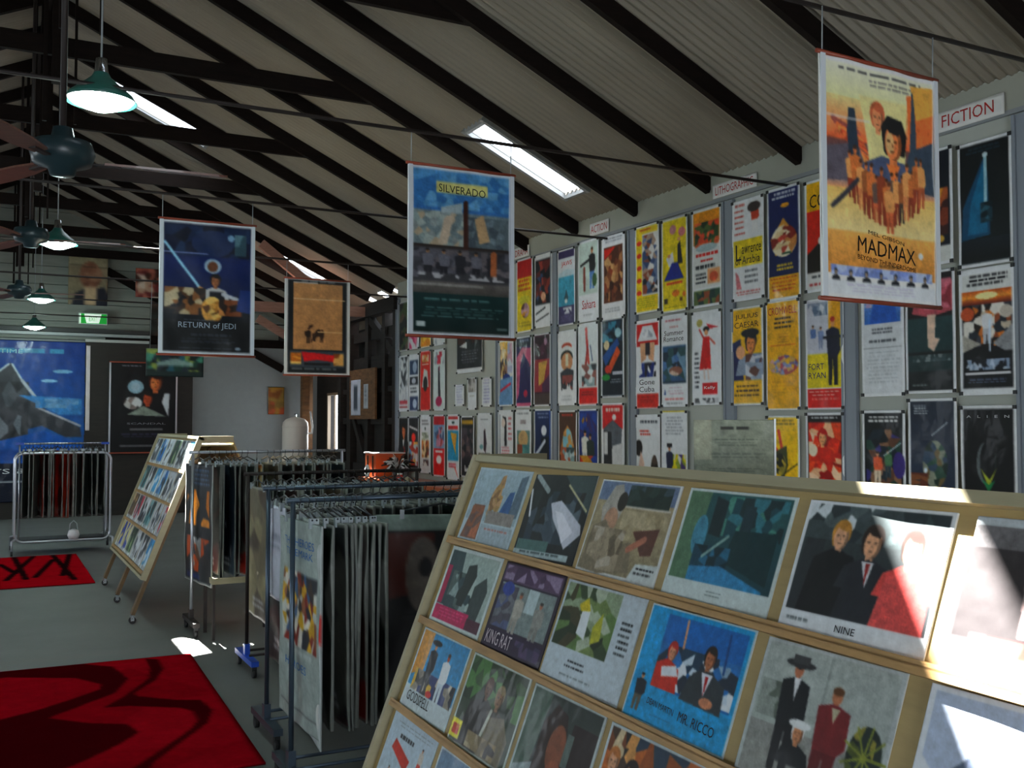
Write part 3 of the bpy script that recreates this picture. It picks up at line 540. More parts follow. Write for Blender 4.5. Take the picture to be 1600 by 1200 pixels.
def f(a):
    a.R(*IN, '#2c2450'); a.R(.06, .03, .94, .15, '#1c2030'); a.T(.2, .05, .85, .1, '#8a94b0', 1); a.P([(.06, .9), (.06, .3), (.4, .16), (.94, .18), (.94, .4)], '#c06080'); a.P([(.2, .95), (.3, .4), (.5, .24), (.86, .4), (.86, .95)], '#2a2450'); a.E(.62, .8, .12, .05, '#a82444'); a.R(.06, .93, .94, .97, '#c86080')
wp(9.57, (1.86, 2.64), 'purple film poster with a pink glow around a hooded shape, middle row', f)
def f(a):
    a.R(*IN, '#3c1c2c'); a.N(.1, .06, .9, .3, ['#3c1c2c', '#4a2438', '#2a141c'], 12); a.E(.7, .12, .1, .05, '#a07890'); a.R(.08, .36, .92, .8, '#8a2c34'); a.P([(.3, .4), (.8, .38), (.6, .66), (.3, .72)], '#c8a050'); a.P([(.5, .8), (.5, .7), (.94, .56), (.94, .8)], '#4a2040'); a.R(.06, .82, .94, .97, '#4a3c38')
wp(9.16, (1.87, 2.64), 'dark maroon film poster with a golden patch, middle row beside the batten', f)
def f(a):
    a.P([(.3, .1), (.55, .12), (.6, .55), (.45, .55), (.42, .2)], '#1a1a1c'); a.E(.36, .2, .12, .07, '#e6d8d0'); a.T(.66, .12, .92, .5, '#c8707a', 5, .4); a.T(.2, .56, .8, .7, '#c8707a', 3, .5); a.E(.5, .86, .38, .11, '#c81c1c')
wp(10.0, (1.10, 1.84), 'white film poster with a thin black figure and a red dome at its foot', f)
def f(a):
    a.T(.1, .05, .9, .1, '#90949c', 1); a.T(.3, .16, .7, .22, '#5a4048', 2); a.R(.12, .3, .9, .86, '#6a8c88'); a.E(.5, .42, .3, .12, '#c8a878'); a.N(.14, .5, .88, .85, ['#5a9090', '#88b0a8', '#8a4c34', '#4a7c80'], 16)
wp(9.58, (1.08, 1.84), 'white film poster with a framed teal and tan picture, bottom row', f)
def f(a):
    a.R(*IN, '#1c2c58', '#101830'); a.T(.15, .06, .85, .16, '#8a94b4', 2, .4); a.E(.55, .3, .14, .07, '#e0e6ee'); a.P([(.4, .4), (.8, .38), (.9, .9), (.3, .9)], '#10141e'); a.L(.1, .64, .6, .44, .1, '#d0dae8'); a.R(.85, .03, .94, .97, '#3458a8')
wp(9.14, (1.08, 1.84), 'navy film poster with a white gloved figure, bottom row beside the batten', f, .38)
# ---- far panel
def f(a): a.N(.08, .04, .92, .85, ['#dfe2e2', '#dfe2e2', '#9aa0a4', '#3c4044', '#c8ccd0'], 60); a.R(.1, .8, .9, .86, '#c04a54'); a.R(.1, .9, .9, .93, '#a83030')
wp(13.12, (1.85, 2.64), 'white film poster covered in small grey sketches, next to the dark timber stand', f, .36)
def f(a):
    a.R(.12, .12, .9, .36, '#2c3c58'); a.E(.6, .24, .2, .1, '#a8b8cc'); a.R(.12, .4, .9, .54, '#20242c'); a.E(.5, .47, .2, .05, '#c8ccd4'); a.T(.15, .58, .85, .7, '#40464c', 2, .5); a.R(.12, .74, .9, .97, '#2c3a5c'); a.E(.6, .86, .2, .08, '#c8d4e4')
wp(12.74, (1.85, 2.64), 'white film poster with four dark blue squares, far middle row', f, .36)
def f(a):
    a.R(*IN, '#c82818'); a.N(.2, .08, .8, .2, ['#d8a050', '#c82818', '#e8d0b0'], 12); a.P([(.2, .6), (.35, .3), (.7, .34), (.8, .6)], '#d8dcd8'); a.E(.5, .55, .2, .12, '#20201c'); a.R(.2, .22, .8, .24, '#e8d8c8')
wp(12.33, (1.85, 2.66), 'red and white film poster with a seated figure, far middle row', f, .36)
def f(a):
    a.R(*IN, '#dce6e4'); a.N(.1, .05, .9, .25, ['#dce6e4', '#a0a8b0', '#c8344c'], 14); a.P([(.4, .3), (.55, .28), (.62, .8), (.42, .8)], '#26242a'); a.E(.5, .32, .06, .04, '#701c3c'); a.E(.48, .84, .26, .08, '#a01c4c')
wp(11.87, (1.85, 2.65), 'white film poster with a dark thin figure and a crimson disc, far middle row', f, .36)
for yc, cols, nm in ((13.12, ['#3c4c30', '#14161a', '#5a4a3c'], 'dark patterned'), (12.74, ['#d87c94', '#e0e0e4', '#c83c6c'], 'pink and white'), (12.33, ['#e0a01c', '#d88c20', '#e8c050'], 'orange yellow'), (11.87, ['#dfe3e6', '#b0b8c0', '#e6e8ea'], 'pale grey')):
    wp(yc, (2.70, 3.4), '%s film poster in the far top row, mostly behind the hanging cowboy poster' % nm, lambda a, c=cols: a.N(.06, .03, .94, .97, c, 30), .36)
def f(a): a.R(*IN, '#14120f'); a.H(.55, .28, .12, '#b86840', '#20140f', '#141416'); a.P([(.4, .46), (.6, .44), (.5, .6)], '#e0e0e0'); a.N(.2, .58, .8, .8, ['#7a1c18', '#c83420', '#1c1410'], 10); a.T(.1, .85, .9, .95, '#404044', 2)
wp(13.12, (1.06, 1.78), 'black film poster of a man in a dinner suit, next to the timber stand', f, .36)
def f(a): a.R(*IN, '#141416'); a.L(.15, .2, .85, .26, .08, '#e0e0e0'); a.E(.5, .4, .2, .08, '#d83420'); a.N(.1, .48, .9, .92, ['#c8dce4', '#e8b058', '#6a9cc0', '#e6e8ea', '#a83c2c'], 26)
wp(12.74, (1.06, 1.78), 'black film poster with a red capped figure in pale clothes, far bottom row', f, .36)
def f(a): a.T(.15, .1, .85, .2, '#26242a', 2, .4); a.E(.5, .24, .06, .025, '#2c3c34'); a.N(.2, .3, .8, .45, ['#b8c0a8', '#e0e4e0', '#8a9484'], 16); a.N(.2, .44, .85, .72, ['#c87c34', '#8a2c1c', '#e8d0a0', '#5a3418'], 18); a.N(.3, .76, .8, .86, ['#26242a', '#5a4044', '#e6e6e6'], 12)
wp(12.33, (1.02, 1.80), 'white film poster with a brown seated guitar player shape, far bottom row', f, .36)
def f(a): a.R(.06, .03, .94, .17, '#b8242c'); a.R(.06, .17, .94, .54, '#7aa0c0'); a.N(.1, .2, .9, .52, ['#7aa0c0', '#b84a44', '#a8b8c8', '#4c5c80', '#c8889c'], 24); a.R(.06, .54, .94, .97, '#d81c1c'); a.R(.2, .58, .8, .61, '#f0e8e8'); a.E(.5, .72, .22, .07, '#f4ecec')
wp(11.87, (1.00, 1.80), 'film poster with a big red lower half and white emblem, far bottom row', f, .37)
def f(a): a.R(.1, .04, .9, .08, '#c82c2c'); a.E(.5, .13, .12, .02, '#22403c'); a.R(.1, .18, .9, .23, '#c82c2c'); a.R(.08, .25, .92, .7, '#2c94bc'); a.P([(.3, .28), (.8, .3), (.7, .5), (.75, .64), (.55, .5)], '#e0a838'); a.T(.1, .74, .8, .82, '#c82c3c', 2, .6); a.P([(.6, .8), (.94, .96), (.7, .8)], '#c83c2c')
wp(11.43, (0.98, 1.80), 'white and turquoise film poster with a golden diagonal figure, above the counter', f, .36)
def f(a): a.R(*IN, '#141214'); a.R(.1, .08, .9, .14, '#b8901c'); a.N(.1, .2, .9, .78, ['#2a2628', '#4a4044', '#6a5450', '#141214', '#3a2c30'], 34); a.N(.3, .8, .75, .9, ['#e0e0e0', '#141214'], 14)
wp(11.01, (1.03, 1.78), 'nearly black film poster with a yellow title bar, above the counter', f, .37)
def f(a): a.T(.2, .1, .8, .14, '#8a8e94', 1); a.P([(.45, .3), (.55, .26), (.66, .5), (.6, .66), (.45, .6)], '#3c2c34'); a.E(.3, .56, .12, .04, '#7aaab0'); a.N(.1, .66, .9, .84, ['#5a5038', '#dfe2e4', '#8a3c3c', '#3a3428'], 16)
wp(10.54, (1.10, 1.81), 'pale grey film poster with a small dark figure, above the counter end', f, .38)
def f(a): a.R(.02, .02, .98, .92, '#1a1618'); a.N(.05, .02, .95, .55, ['#c83c20', '#20140f', '#e08848', '#3a1c14', '#a82c18', '#14100f'], 30); a.P([(.1, .58), (.4, .52), (.4, .62)], '#dfe2e2'); a.T(.15, .66, .85, .86, '#7a7c80', 5, .35)
wall_poster(10.96, 2.30, 3.1, .72, 'wide dark film poster with glowing orange faces, between the far panels', f, group='loose sheets on the bare board')
wp(10.1, (2.68, 3.46), 'pale blue film poster in the top row, nearly hidden by the hanging cowboy poster', lambda a: a.N(.06, .03, .94, .97, ['#8ab0c8', '#c8dce4', '#5a7c98'], 24), .34)
def notice(yc, zb, zt, wd, lab, fn): wall_poster(yc, zb, zt, wd, lab, fn, group='loose sheets on the bare board', cat='notice')
notice(11.24, 1.90, 2.17, .27, 'small white notice sheet, leftmost of three on the grey board', lambda a: a.T(.15, .1, .85, .9, '#a8a8c8', 7, .4))
notice(10.88, 1.85, 2.24, .24, 'white sheet with a small grey picture, middle of three on the grey board', lambda a: (a.N(.1, .04, .9, .45, ['#8a8480', '#3c3838', '#c8c4c0'], 14), a.T(.2, .55, .8, .6, '#c0c0b8', 1)))
notice(10.48, 1.88, 2.23, .25, 'small white notice sheet, rightmost of three on the grey board', lambda a: a.T(.15, .08, .85, .9, '#a0a0c4', 8, .4))
# ---- genre signs on the fascia
def sign(y, z, wd, h, txt, lab, tilt=0):
    a = Art(wd, h, 0.02, '#e4e4e2'); a.X(.07, .2, .93, .8, txt, '#b02420')
    t = thing('genre_sign', lab, 'sign', (XW-0.030, y, z), -PI/2); t.rotation_euler = (0, R(tilt), -PI/2)
    sheet('sign_board', a, M_print, t, wave=0, thick=.006)
sign(4.19, 3.485, .92, .125, 'SCIENCE  FICTION', 'white genre sign with red capitals above the nearest poster panel')
sign(6.09, 3.505, .52, .11, 'LITHOGRAPHIC', 'white genre sign with red letters just above the panel of yellow posters, tilted')
sign(8.05, 3.51, .33, .12, 'ACTION', 'small white genre sign with a red word above the third poster panel')
sign(9.62, 3.51, .34, .12, 'DRAMA', 'small white genre sign with a red word right of the hanging cowboy poster')

# ================================================================ posters hanging from the tie rods
def hanging(x0, x1, y, top, h, label, fn, cell, yaw=0.0):
    wd = x1-x0; t = thing('hanging_poster', label, 'poster', ((x0+x1)/2, y, top-h), yaw, 'large posters hanging from the roof rods')
    a = Art(wd, h-0.03, cell, '#e6eaf0', 5); fn(a); s = sheet('sheet', a, M_sleeve, t, wave=0.004, thick=0.002); s.location.z = 0.015
    for c in t.children:
        if c.name.startswith('lettering'): c.location.z = 0.015
    for z in (0.006, h-0.006): MB().tube([(-wd/2-.012, 0.004, z), (wd/2+.012, 0.004, z)], 0.0095, 8).build('dowel', M_dowel, t)
    for sx in (-1, 1):
        MB().box((sx*(wd/2-.014), -0.006, h/2), (0.026, 0.006, h-.03)).build('sleeve_edge', M_sleevew, t)
        MB().tube([(sx*(wd/2-.02), 0.004, h), (sx*(wd/2-.02), 0.0, 3.43-(top-h))], 0.003, 6).build('string', M_string, t)
    return t
def f(a):
    b = (.045, .02, .955, .90); x0, y0, x1, y1 = b
    a.R(x0, y0, x1, .16, '#e4d8bc', '#e0cfa0'); a.R(x0, .16, x1, .34, '#dcc08a', '#c8603c'); a.R(x0, .34, x1, .48, '#6a4440', '#4a5468'); a.R(x0, .48, x1, .54, '#56647a', '#c89070'); a.R(x0, .54, x1, .72, '#d8ac68', '#d8bc8c'); a.R(x0, .72, x1, y1, '#cf9a58', '#b07a3c')
    for i in range(12): a.L(.1+i*.02, .26+i*.012, .3+i*.01, .3+i*.012, .03, a.rng.choice(['#c86a40', '#b04a34', '#8a4a44', '#d08a50']))
    a.P([(.72, .1), (.955, .06), (.955, .3), (.74, .34)], '#d06a3c'); a.P([(.76, .05), (.955, .04), (.955, .16), (.8, .2)], '#e09a50'); a.P([(.74, .34), (.955, .28), (.955, .52), (.66, .5)], '#34404e'); a.P([(.045, .38), (.3, .34), (.4, .5), (.045, .52)], '#57525c'); a.P([(.32, .14), (.72, .14), (.7, .46), (.4, .44)], '#dcc490')
    a.T(.1, .035, .92, .055, '#5c5c58', 1); a.T(.4, .065, .8, .10, '#7c7a70', 2)
    a.P([(.23, .2), (.28, .2), (.33, .46), (.26, .5), (.22, .3)], '#2a3440'); a.P([(.765, .08), (.78, .08), (.80, .26), (.8, .5), (.73, .5), (.75, .26)], '#35424f')
    a.H(.47, .22, .055, '#d88a64', '#b06044'); a.P([(.3, .5), (.36, .42), (.5, .38), (.7, .4), (.8, .52), (.6, .56), (.4, .56)], '#46506a'); a.P([(.5, .25), (.56, .2), (.68, .215), (.72, .28), (.7, .37), (.52, .36)], '#1a1a1c'); a.H(.60, .31, .078, '#c8784c', '#1c1c1e', None, '#e0a878'); a.P([(.54, .41), (.66, .41), (.6, .49)], '#d0703c')
    for i in range(15):
        x = .24+.043*i; hgt = .14+.05*math.sin(i*1.3)**2; a.F(x, .58+.1*math.sin(PI*i/14), hgt+.06, a.rng.choice(['#b0683c', '#8a5434', '#5a4a44', '#c8905c', '#7a3c28']), a.rng.choice(['#a0583c', '#b87850', '#7a3828', '#3c3430']), '#b06a44', '#3a2820', .7)
    a.F(.56, .71, .22, '#c08a58', '#b06040', '#c0784c', '#5a3020', .8); a.L(.1, .62, .3, .5, .03, '#33343c')
    a.X(.38, .705, .68, .722, 'MEL GIBSON', '#3a2a1c', -.05); a.X(.29, .735, .78, .80, 'MADMAX', '#16100c', -.05); a.X(.29, .812, .78, .832, 'BEYOND THUNDERDOME', '#16100c', -.05); a.T(.46, .85, .66, .858, '#3a2a1c', 1); a.E(.83, .79, .022, .014, '#c8d4dc')
    a.N(.07, .865, .93, .905, ['#8a98c0', '#a8b4d0', '#7080b0'], 40)
    for i in range(7): a.H(.11+i*.125, .893, .012, '#8a7a6c', '#1c2430', '#14161c')
    a.R(.045, .925, .955, .985, '#c4c8d6'); a.T(.2, .935, .8, .975, '#a8a4b8', 4, .3); a.R(.045, .245, .4, .252, '#eee8dc'); a.a = np.clip(a.a*1.2, 0, .96)  # print colours scaled up to stand in for stronger window light
hanging(3.02, 3.755, 3.03, 3.245, 1.04, 'large hanging desert poster with a big title, rightmost of the hanging ones', f, .006, R(2))
def f(a):
    a.R(.05, .02, .95, .98, '#14221f'); a.R(.05, .02, .95, .28, '#4a86bc', '#3c72b0'); a.N(.05, .02, .95, .24, ['#4a86bc', '#5894c4', '#3c74ac', '#6ca4cc'], 60)
    a.R(.05, .26, .95, .49, '#7c8c90', '#5c666a'); a.N(.05, .26, .55, .47, ['#8c9c9c', '#a8b4b0', '#748488', '#b8a890', '#8a9494'], 60); a.N(.55, .28, .95, .5, ['#5c6a70', '#4a565e', '#74848c', '#66747a'], 50)
    a.P([(.3, .24), (.5, .2), (.5, .27), (.3, .27)], '#a8b8bc'); a.P([(.62, .29), (.7, .26), (.76, .42), (.66, .44)], '#b89c78'); a.P([(.33, .3), (.42, .27), (.36, .46), (.28, .46)], '#c0b09c'); a.R(.05, .465, .95, .48, '#2c2420'); a.L(.535, .2, .535, .5, .045, '#3c2018')
    a.R(.05, .48, .95, .68, '#4a4a50', '#3c3c40'); a.N(.05, .49, .95, .66, ['#44444a', '#2c2c32', '#5c5c64', '#3a3a40', '#6a6468'], 80)
    for i in range(5): x = .18+i*.15; a.F(x, .66, .17, a.rng.choice(['#26262c', '#6a6a74', '#34343c']), '#222228', '#a8805c', '#1c1818', 1.2)
    a.L(.8, .5, .8, .62, .06, '#a8643c'); a.N(.1, .63, .9, .66, ['#b8b8bc', '#3c3c40', '#3c3c40'], 40)
    a.R(.05, .68, .95, .75, '#6a6662', '#4c4844'); a.R(.05, .695, .7, .702, '#b8b8b4'); a.R(.05, .75, .95, .965, '#0c2e2e', '#0a2222'); a.T(.15, .78, .85, .80, '#5a7c7c', 1); a.T(.1, .83, .9, .9, '#4a6c6c', 4, .4); a.R(.08, .92, .16, .95, '#d0dcdc'); a.R(.83, .945, .93, .952, '#b8c4c4')
    a.R(.26, .085, .74, .15, '#d8d48c'); a.X(.28, .095, .72, .142, 'SILVERADO', '#20241c', -.02)
hanging(2.19, 2.90, 5.50, 3.255, 1.045, 'large hanging cowboy poster with blue sky and a green foot, second from the camera', f, .0075)
def f(a):
    a.R(.05, .02, .95, .98, '#070a14'); a.R(.05, .02, .95, .3, '#080e22', '#0e2258'); a.R(.05, .3, .95, .55, '#0e2258', '#0a1a42'); a.N(.06, .03, .94, .26, ['#080e22', '#122444', '#0b1430', '#1a3050'], 26); a.E(.55, .16, .22, .1, '#1c2c50'); a.E(.74, .11, .035, .025, '#8ab0d0'); a.N(.78, .08, .9, .24, ['#5c7c88', '#34505c'], 5)
    a.R(.05, .235, .5, .245, '#7c88b8'); a.L(.06, .17, .42, .5, .028, '#a8dcf4'); a.L(.42, .5, .5, .53, .04, '#c88c54')
    a.E(.55, .33, .09, .055, '#a8c0d4'); a.E(.55, .335, .055, .04, '#6a4430'); a.H(.58, .44, .045, '#a86c48', '#181414', '#c8c8c8'); a.P([(.52, .52), (.66, .52), (.7, .64), (.52, .64)], '#14141c'); a.L(.66, .54, .84, .58, .04, '#c8ccd4')
    a.N(.06, .5, .48, .7, ['#5a3c28', '#14141c', '#8a5c38', '#c8b898', '#2c2420', '#3c2c24'], 40); a.N(.44, .56, .66, .76, ['#d8a050', '#b87c34', '#e8c070', '#5a3818'], 18, ell=True); a.N(.62, .58, .86, .7, ['#7a4424', '#c88850', '#241814'], 12); a.P([(.84, .5), (.95, .5), (.95, .68), (.8, .66)], '#12306c')
    a.R(.05, .74, .95, .98, '#07080c'); a.T(.25, .735, .6, .75, '#7c8894', 1); a.X(.2, .76, .80, .815, 'RETURN of JEDI', '#a4b4c4'); a.T(.3, .845, .75, .86, '#4c5864', 1); a.T(.22, .88, .8, .92, '#3a4450', 3, .4); a.T(.15, .95, .8, .96, '#4c5864', 1); a.E(.82, .95, .03, .012, '#a0b0c0')
hanging(1.13, 1.85, 7.90, 3.26, 1.05, 'large hanging dark blue poster with a long glowing beam, left of the others', f, .009)
def f(a):
    a.R(.05, .01, .95, .98, '#141a20'); a.R(.14, .04, .88, .735, '#bf9468', '#b88c60'); a.R(.14, .03, .5, .04, '#c8ccd0'); a.T(.2, .015, .85, .035, '#b0b8c0', 1)
    a.N(.3, .47, .6, .68, ['#2a1c14', '#bc9064', '#bc9064', '#bc9064', '#3c281c'], 40, ell=True); a.F(.36, .67, .16, '#1c140f', '#2a1c14'); a.F(.56, .66, .14, '#2a1c14', '#3a281c'); a.R(.14, .20, .92, .215, '#e0c8a4'); a.R(.5, .54, .88, .552, '#dcbc90')
    a.R(.08, .75, .92, .92, '#3c4854'); a.N(.1, .77, .26, .89, ['#e0a040', '#b86c24', '#f0d080'], 6); a.N(.74, .77, .9, .9, ['#d88c34', '#8a4c1c', '#e8b870'], 6); a.P([(.26, .76), (.5, .77), (.76, .79), (.74, .86), (.5, .84), (.3, .86)], '#c81c24'); a.R(.3, .87, .7, .9, '#14161c'); a.T(.1, .93, .9, .95, '#8a949c', 1)
hanging(2.78, 3.50, 10.5, 3.25, 1.05, 'hanging tan poster with two small black figures and a red title, farthest hanging one', f, .011)
# ================================================================ A-frame display boards
def castor(parent, x, y, s=1.0):
    c = MB().box((x, y, .075*s), (.03, .035, .05*s)).build('castor', M_chrome, parent)
    MB().tube([(x, y-.012, .028*s), (x, y+.012, .028*s)], .028*s, 14).build('wheel', M_cap, c)
def frame_axes(sgn=1):
    v = Vector((.361*sgn, 0, .9326)); x = Vector((0, -1, 0)); y = Vector((.9326, 0, -.361*sgn))
    return x, y, v
def display_board(y_far, length, label, x_top=1.65, top=1.55, slant=1.25):
    t = thing('display_board', label, 'display board', (x_top, y_far, top))
    dn = Vector((-.361, 0, -.9326)); nrm = Vector((-.9326, 0, .361)); tw = .28
    def P(s, r, o=0.0): return Vector((0, -s, 0))+dn*r+nrm*o
    def slab(s0, s1, r0, r1, o0, o1, mb=None):
        mb = mb or MB(); c = P((s0+s1)/2, (r0+r1)/2, (o0+o1)/2); M = Matrix((Vector((0, -1, 0)), nrm, -dn)).transposed().to_4x4()
        return mb.box(c, (abs(s1-s0), abs(o1-o0), abs(r1-r0)), M=M)
    slab(0, length, 0, slant, -.014, 0).build('panel', M_ply, t)
    def back(mb_r0, mb_r1, s0, s1, o0, o1):
        d2 = Vector((.361, 0, -.9326)); n2 = Vector((.9326, 0, .361)); c = Vector((tw, -(s0+s1)/2, 0))+d2*(mb_r0+mb_r1)/2+n2*(o0+o1)/2
        M = Matrix((Vector((0, -1, 0)), n2, -d2)).transposed().to_4x4(); return c, (abs(s1-s0), abs(o1-o0), abs(mb_r1-mb_r0)), M
    c, d, M = back(0, slant, 0, length, -.014, 0); MB().box(c, d, M=M).build('back_panel', M_ply, t)
    for r in (0.304, 0.608, 0.912, 1.216):
        if r < slant-.02:
            m = slab(0, length, r, r+.018, 0, .026); slab(0, length, r-.008, r+.004, .02, .026, m); m.build('ledge', M_led, t)
    slab(-.022, .002, -.02, slant, -.02, .03).build('edge_trim', M_ply2, t)
    slab(length-.002, length+.022, -.02, slant, -.02, .03).build('edge_trim', M_ply2, t)
    slab(-.022, length+.022, -.022, .003, -.02, .024).build('top_trim', M_ply2, t)
    slab(-.022, length+.022, slant-.003, slant+.02, -.02, .03).build('bottom_trim', M_ply2, t)
    m = MB()
    for s in (.0, length): m.box((tw/2, -s, .0), (tw, .02, .06))
    m.box((tw/2, -length/2, -.05), (tw+.02, length, .014)); m.build('top_shelf', M_ply2, t)
    for s in (-.03+.07, length/2, length-.04):
        for sg in (-1, 1):
            a = P(s, .1, -.03) if sg < 0 else Vector((tw, -s, 0))+Vector((.361, 0, -.9326))*.1-Vector((.9326, 0, .361))*.03
            L = (top-.09)/.9326; b = (P(s, L, -.03) if sg < 0 else Vector((tw, -s, 0))+Vector((.361, 0, -.9326))*L-Vector((.9326, 0, .361))*.03)
            lg = MB().beam(a, b, .085, .03, up=(1, 0, 0)).build('leg', mat('stained_leg', '#6a5234', 0.6, noise=0.2), t)
            c = MB().box((b.x, b.y, b.z-.03), (.03, .036, .05)).build('castor', M_chrome, lg)
            c2 = MB().tube([(b.x, b.y-.012, -top+.03), (b.x, b.y+.012, -top+.03)], .03, 14).build('castor_wheel', M_cap, lg)
    return t, P
def card(P_world, s, r, w, h, label, fn, cell, group, rot=0, bg='#e4eaec', cat='film still', off=.008, boardx=None):
    """a lobby card; s, r = distance along the board and down its face of the card's bottom middle"""
    a = Art(w, h, cell, bg, int(s*100+r*1000)+7); fn(a)
    base = P_world(s, r, off); x = Vector((0, -1, 0)); y = Vector((.9326, 0, -.361)); z = Vector((.361, 0, .9326))
    M = Matrix((x, y, z)).transposed().to_4x4(); M = Matrix.Translation(base) @ M @ Matrix.Rotation(R(rot), 4, 'Y')
    t = thing('lobby_card', label, cat, group=group, mtx=M)
    sheet('sheet', a, M_sleeve, t, wave=.0010, thick=.0015, ph=s*5); return t
b1, P1 = display_board(3.4, 2.75, 'long plywood display board with film stills on four ledges, nearest the camera')
b1['category'] = 'display board'
b1.rotation_euler.z = -R(1.7)
def P1w(s, r, o=0.0):
    bpy.context.view_layer.update() if False else None
    return Matrix.Translation((1.65, 3.4, 1.55)) @ Matrix.Rotation(-R(1.7), 4, 'Z') @ P1(s, r, o)
G1 = 'film stills in sleeves on the near display board'
BOT = (.298, .602, .906, 1.21)
def c1(col0, col1, row, label, fn, rot=0, h=.278, **k):
    t = card(P1w, (col0+col1)/2, BOT[row], col1-col0, h, label, fn, .0028, G1, rot, **k)
    t.matrix_world = t.matrix_world @ Matrix.Rotation(-R(1.7), 4, 'Z') if False else t.matrix_world
    return t
def f(a):
    a.R(0, 0, 1, 1, '#b8c8d0'); a.R(.03, .03, .97, .7, '#a8bcc8', '#98aab4'); a.P([(.4, .6), (.5, .1), (.56, .08), (.62, .5), (.45, .7)], '#a8845c'); a.N(.4, .2, .62, .66, ['#a88858', '#c09a70', '#8a6a48', '#98aab4'], 16, ell=True); a.P([(.62, .6), (.72, .3), (.8, .28), (.82, .6)], '#3c5c8c'); a.P([(.84, .1), (.95, .06), (.96, .6), (.8, .64)], '#5a6c7c')
    a.R(.42, .56, .92, .72, '#8a8480'); a.P([(.12, .5), (.34, .5), (.36, .95), (.04, .95)], '#7a5648'); a.N(.1, .52, .34, .93, ['#8a5a44', '#6a5450', '#a86a50'], 12); a.R(.38, .74, .97, .97, '#a4b2bc'); a.T(.45, .78, .9, .84, '#a87c78', 1, .4)
c1(.06, .46, 0, 'pale blue film still with a tan figure, far end of near board\'s top row', f)
def f(a):
    a.R(0, 0, 1, 1, '#16181c'); a.P([(.5, 0), (1, 0), (1, .45), (.8, .3)], '#3c4a4c'); a.N(.1, .2, .9, .8, ['#1c2024', '#3c4854', '#26303c', '#0e1014', '#505c68'], 30); a.P([(.4, .34), (.55, .3), (.95, .56), (.98, .66), (.8, .84), (.68, .7), (.5, .52)], '#c8ccd8'); a.P([(.5, .42), (.62, .44), (.86, .64), (.74, .78)], '#e8eaf4'); a.L(.05, .02, .3, .2, .05, '#98a4a8'); a.L(.02, .2, .1, .5, .03, '#e0e4e8'); a.L(.6, .12, .97, .4, .02, '#c8c4a0'); a.R(.03, .78, .55, .9, '#4c6a68'); a.R(.0, .9, .9, .97, '#a8b8bc'); a.T(.05, .91, .85, .96, '#505c60', 1, .5)
c1(.52, .89, 0, 'crooked black and silver film still, second in the top row of the near board', f, rot=-2)
def f(a):
    a.R(0, 0, 1, 1, '#d8dcdc'); a.R(.02, .02, .97, .22, '#6c7c98'); a.R(.02, .22, .97, .95, '#a09478', '#8a8068'); a.N(.4, .04, .92, .26, ['#1c2a28', '#2c3c38', '#3a4a50', '#24302c'], 20); a.R(.4, .255, .95, .275, '#c8c4b8'); a.N(.4, .3, .95, .6, ['#a89c80', '#988c70', '#b0a488'], 20)
    a.P([(.1, .3), (.2, .06), (.3, .04), (.4, .24), (.36, .4), (.2, .42), (.18, .56)], '#a8a49c'); a.E(.35, .22, .06, .1, '#2c2824'); a.E(.26, .42, .09, .13, '#b08c74'); a.P([(.04, .95), (.06, .5), (.2, .42), (.44, .66), (.6, .6), (.66, .9), (.3, .97)], '#7c7260'); a.N(.08, .5, .5, .93, ['#7c7260', '#988c78', '#665c4c', '#b0a698'], 22); a.P([(.58, .5), (.88, .44), (.86, .7), (.74, .72), (.66, .6)], '#5a3c34'); a.L(.58, .68, .74, .56, .05, '#a8705c'); a.P([(.72, .8), (.98, .78), (.97, .97), (.66, .97)], '#c8d0d0'); a.T(.72, .83, .95, .92, '#26282c', 2, .5)
c1(.93, 1.31, 0, 'film still of a hooded figure in a sandy field, near board, top row', f)
def f(a):
    a.R(0, 0, 1, 1, '#ccd8d8'); a.R(.03, .03, .97, .82, '#2c5456', '#1c3c44'); a.P([(.03, .03), (.24, .03), (.2, .82), (.03, .82)], '#56745c'); a.N(.3, .05, .95, .4, ['#2c5456', '#3c7480', '#20444c', '#4c8478', '#1c3034'], 40); a.P([(.3, .06), (.42, .1), (.42, .42), (.3, .4)], '#1c2c30'); a.E(.22, .42, .07, .18, '#4c88a0'); a.P([(.55, .34), (.92, .32), (.92, .76), (.5, .62)], '#143034'); a.R(.58, .12, .68, .34, '#20343c'); a.N(.2, .5, .55, .7, ['#142c34', '#1c4050', '#2c6480'], 16); a.P([(.2, .7), (.5, .66), (.9, .8), (.9, .82), (.2, .82)], '#3c84b0'); a.L(.3, .6, .5, .4, .02, '#8aa8a4'); a.T(.42, .88, .6, .94, '#7a8a8c', 2, .4)
c1(1.36, 1.74, 0, 'teal film still with dark shapes in a forest, near board, top row', f)
def f(a):
    a.R(0, 0, 1, 1, '#dfe4e8'); a.R(.03, .03, .97, .85, '#3c4648', '#26292c'); a.N(.03, .03, .97, .3, ['#3c4648', '#505c5e', '#d0d8dc', '#2c3438', '#424c4e'], 34); a.R(.05, .3, .2, .84, '#2c3034'); a.H(.3, .26, .1, '#d8a888', '#b0803c', '#15151a'); a.P([(.1, .85), (.14, .44), (.26, .36), (.42, .4), (.5, .85)], '#17171a'); a.H(.52, .28, .11, '#d8a684', '#2a201c', '#2a2c32'); a.P([(.36, .85), (.42, .45), (.52, .4), (.68, .48), (.7, .85)], '#26282e'); a.P([(.48, .42), (.56, .42), (.54, .6)], '#d8dce0'); a.P([(.51, .43), (.54, .43), (.53, .6)], '#8a2420'); a.H(.78, .29, .11, '#e0b094', '#2c1c18', '#c8504c'); a.P([(.62, .85), (.66, .5), (.8, .42), (.94, .5), (.95, .85)], '#d05a58'); a.X(.42, .90, .56, .95, 'NINE', '#30343c'); a.T(.04, .9, .22, .95, '#70787c', 1)
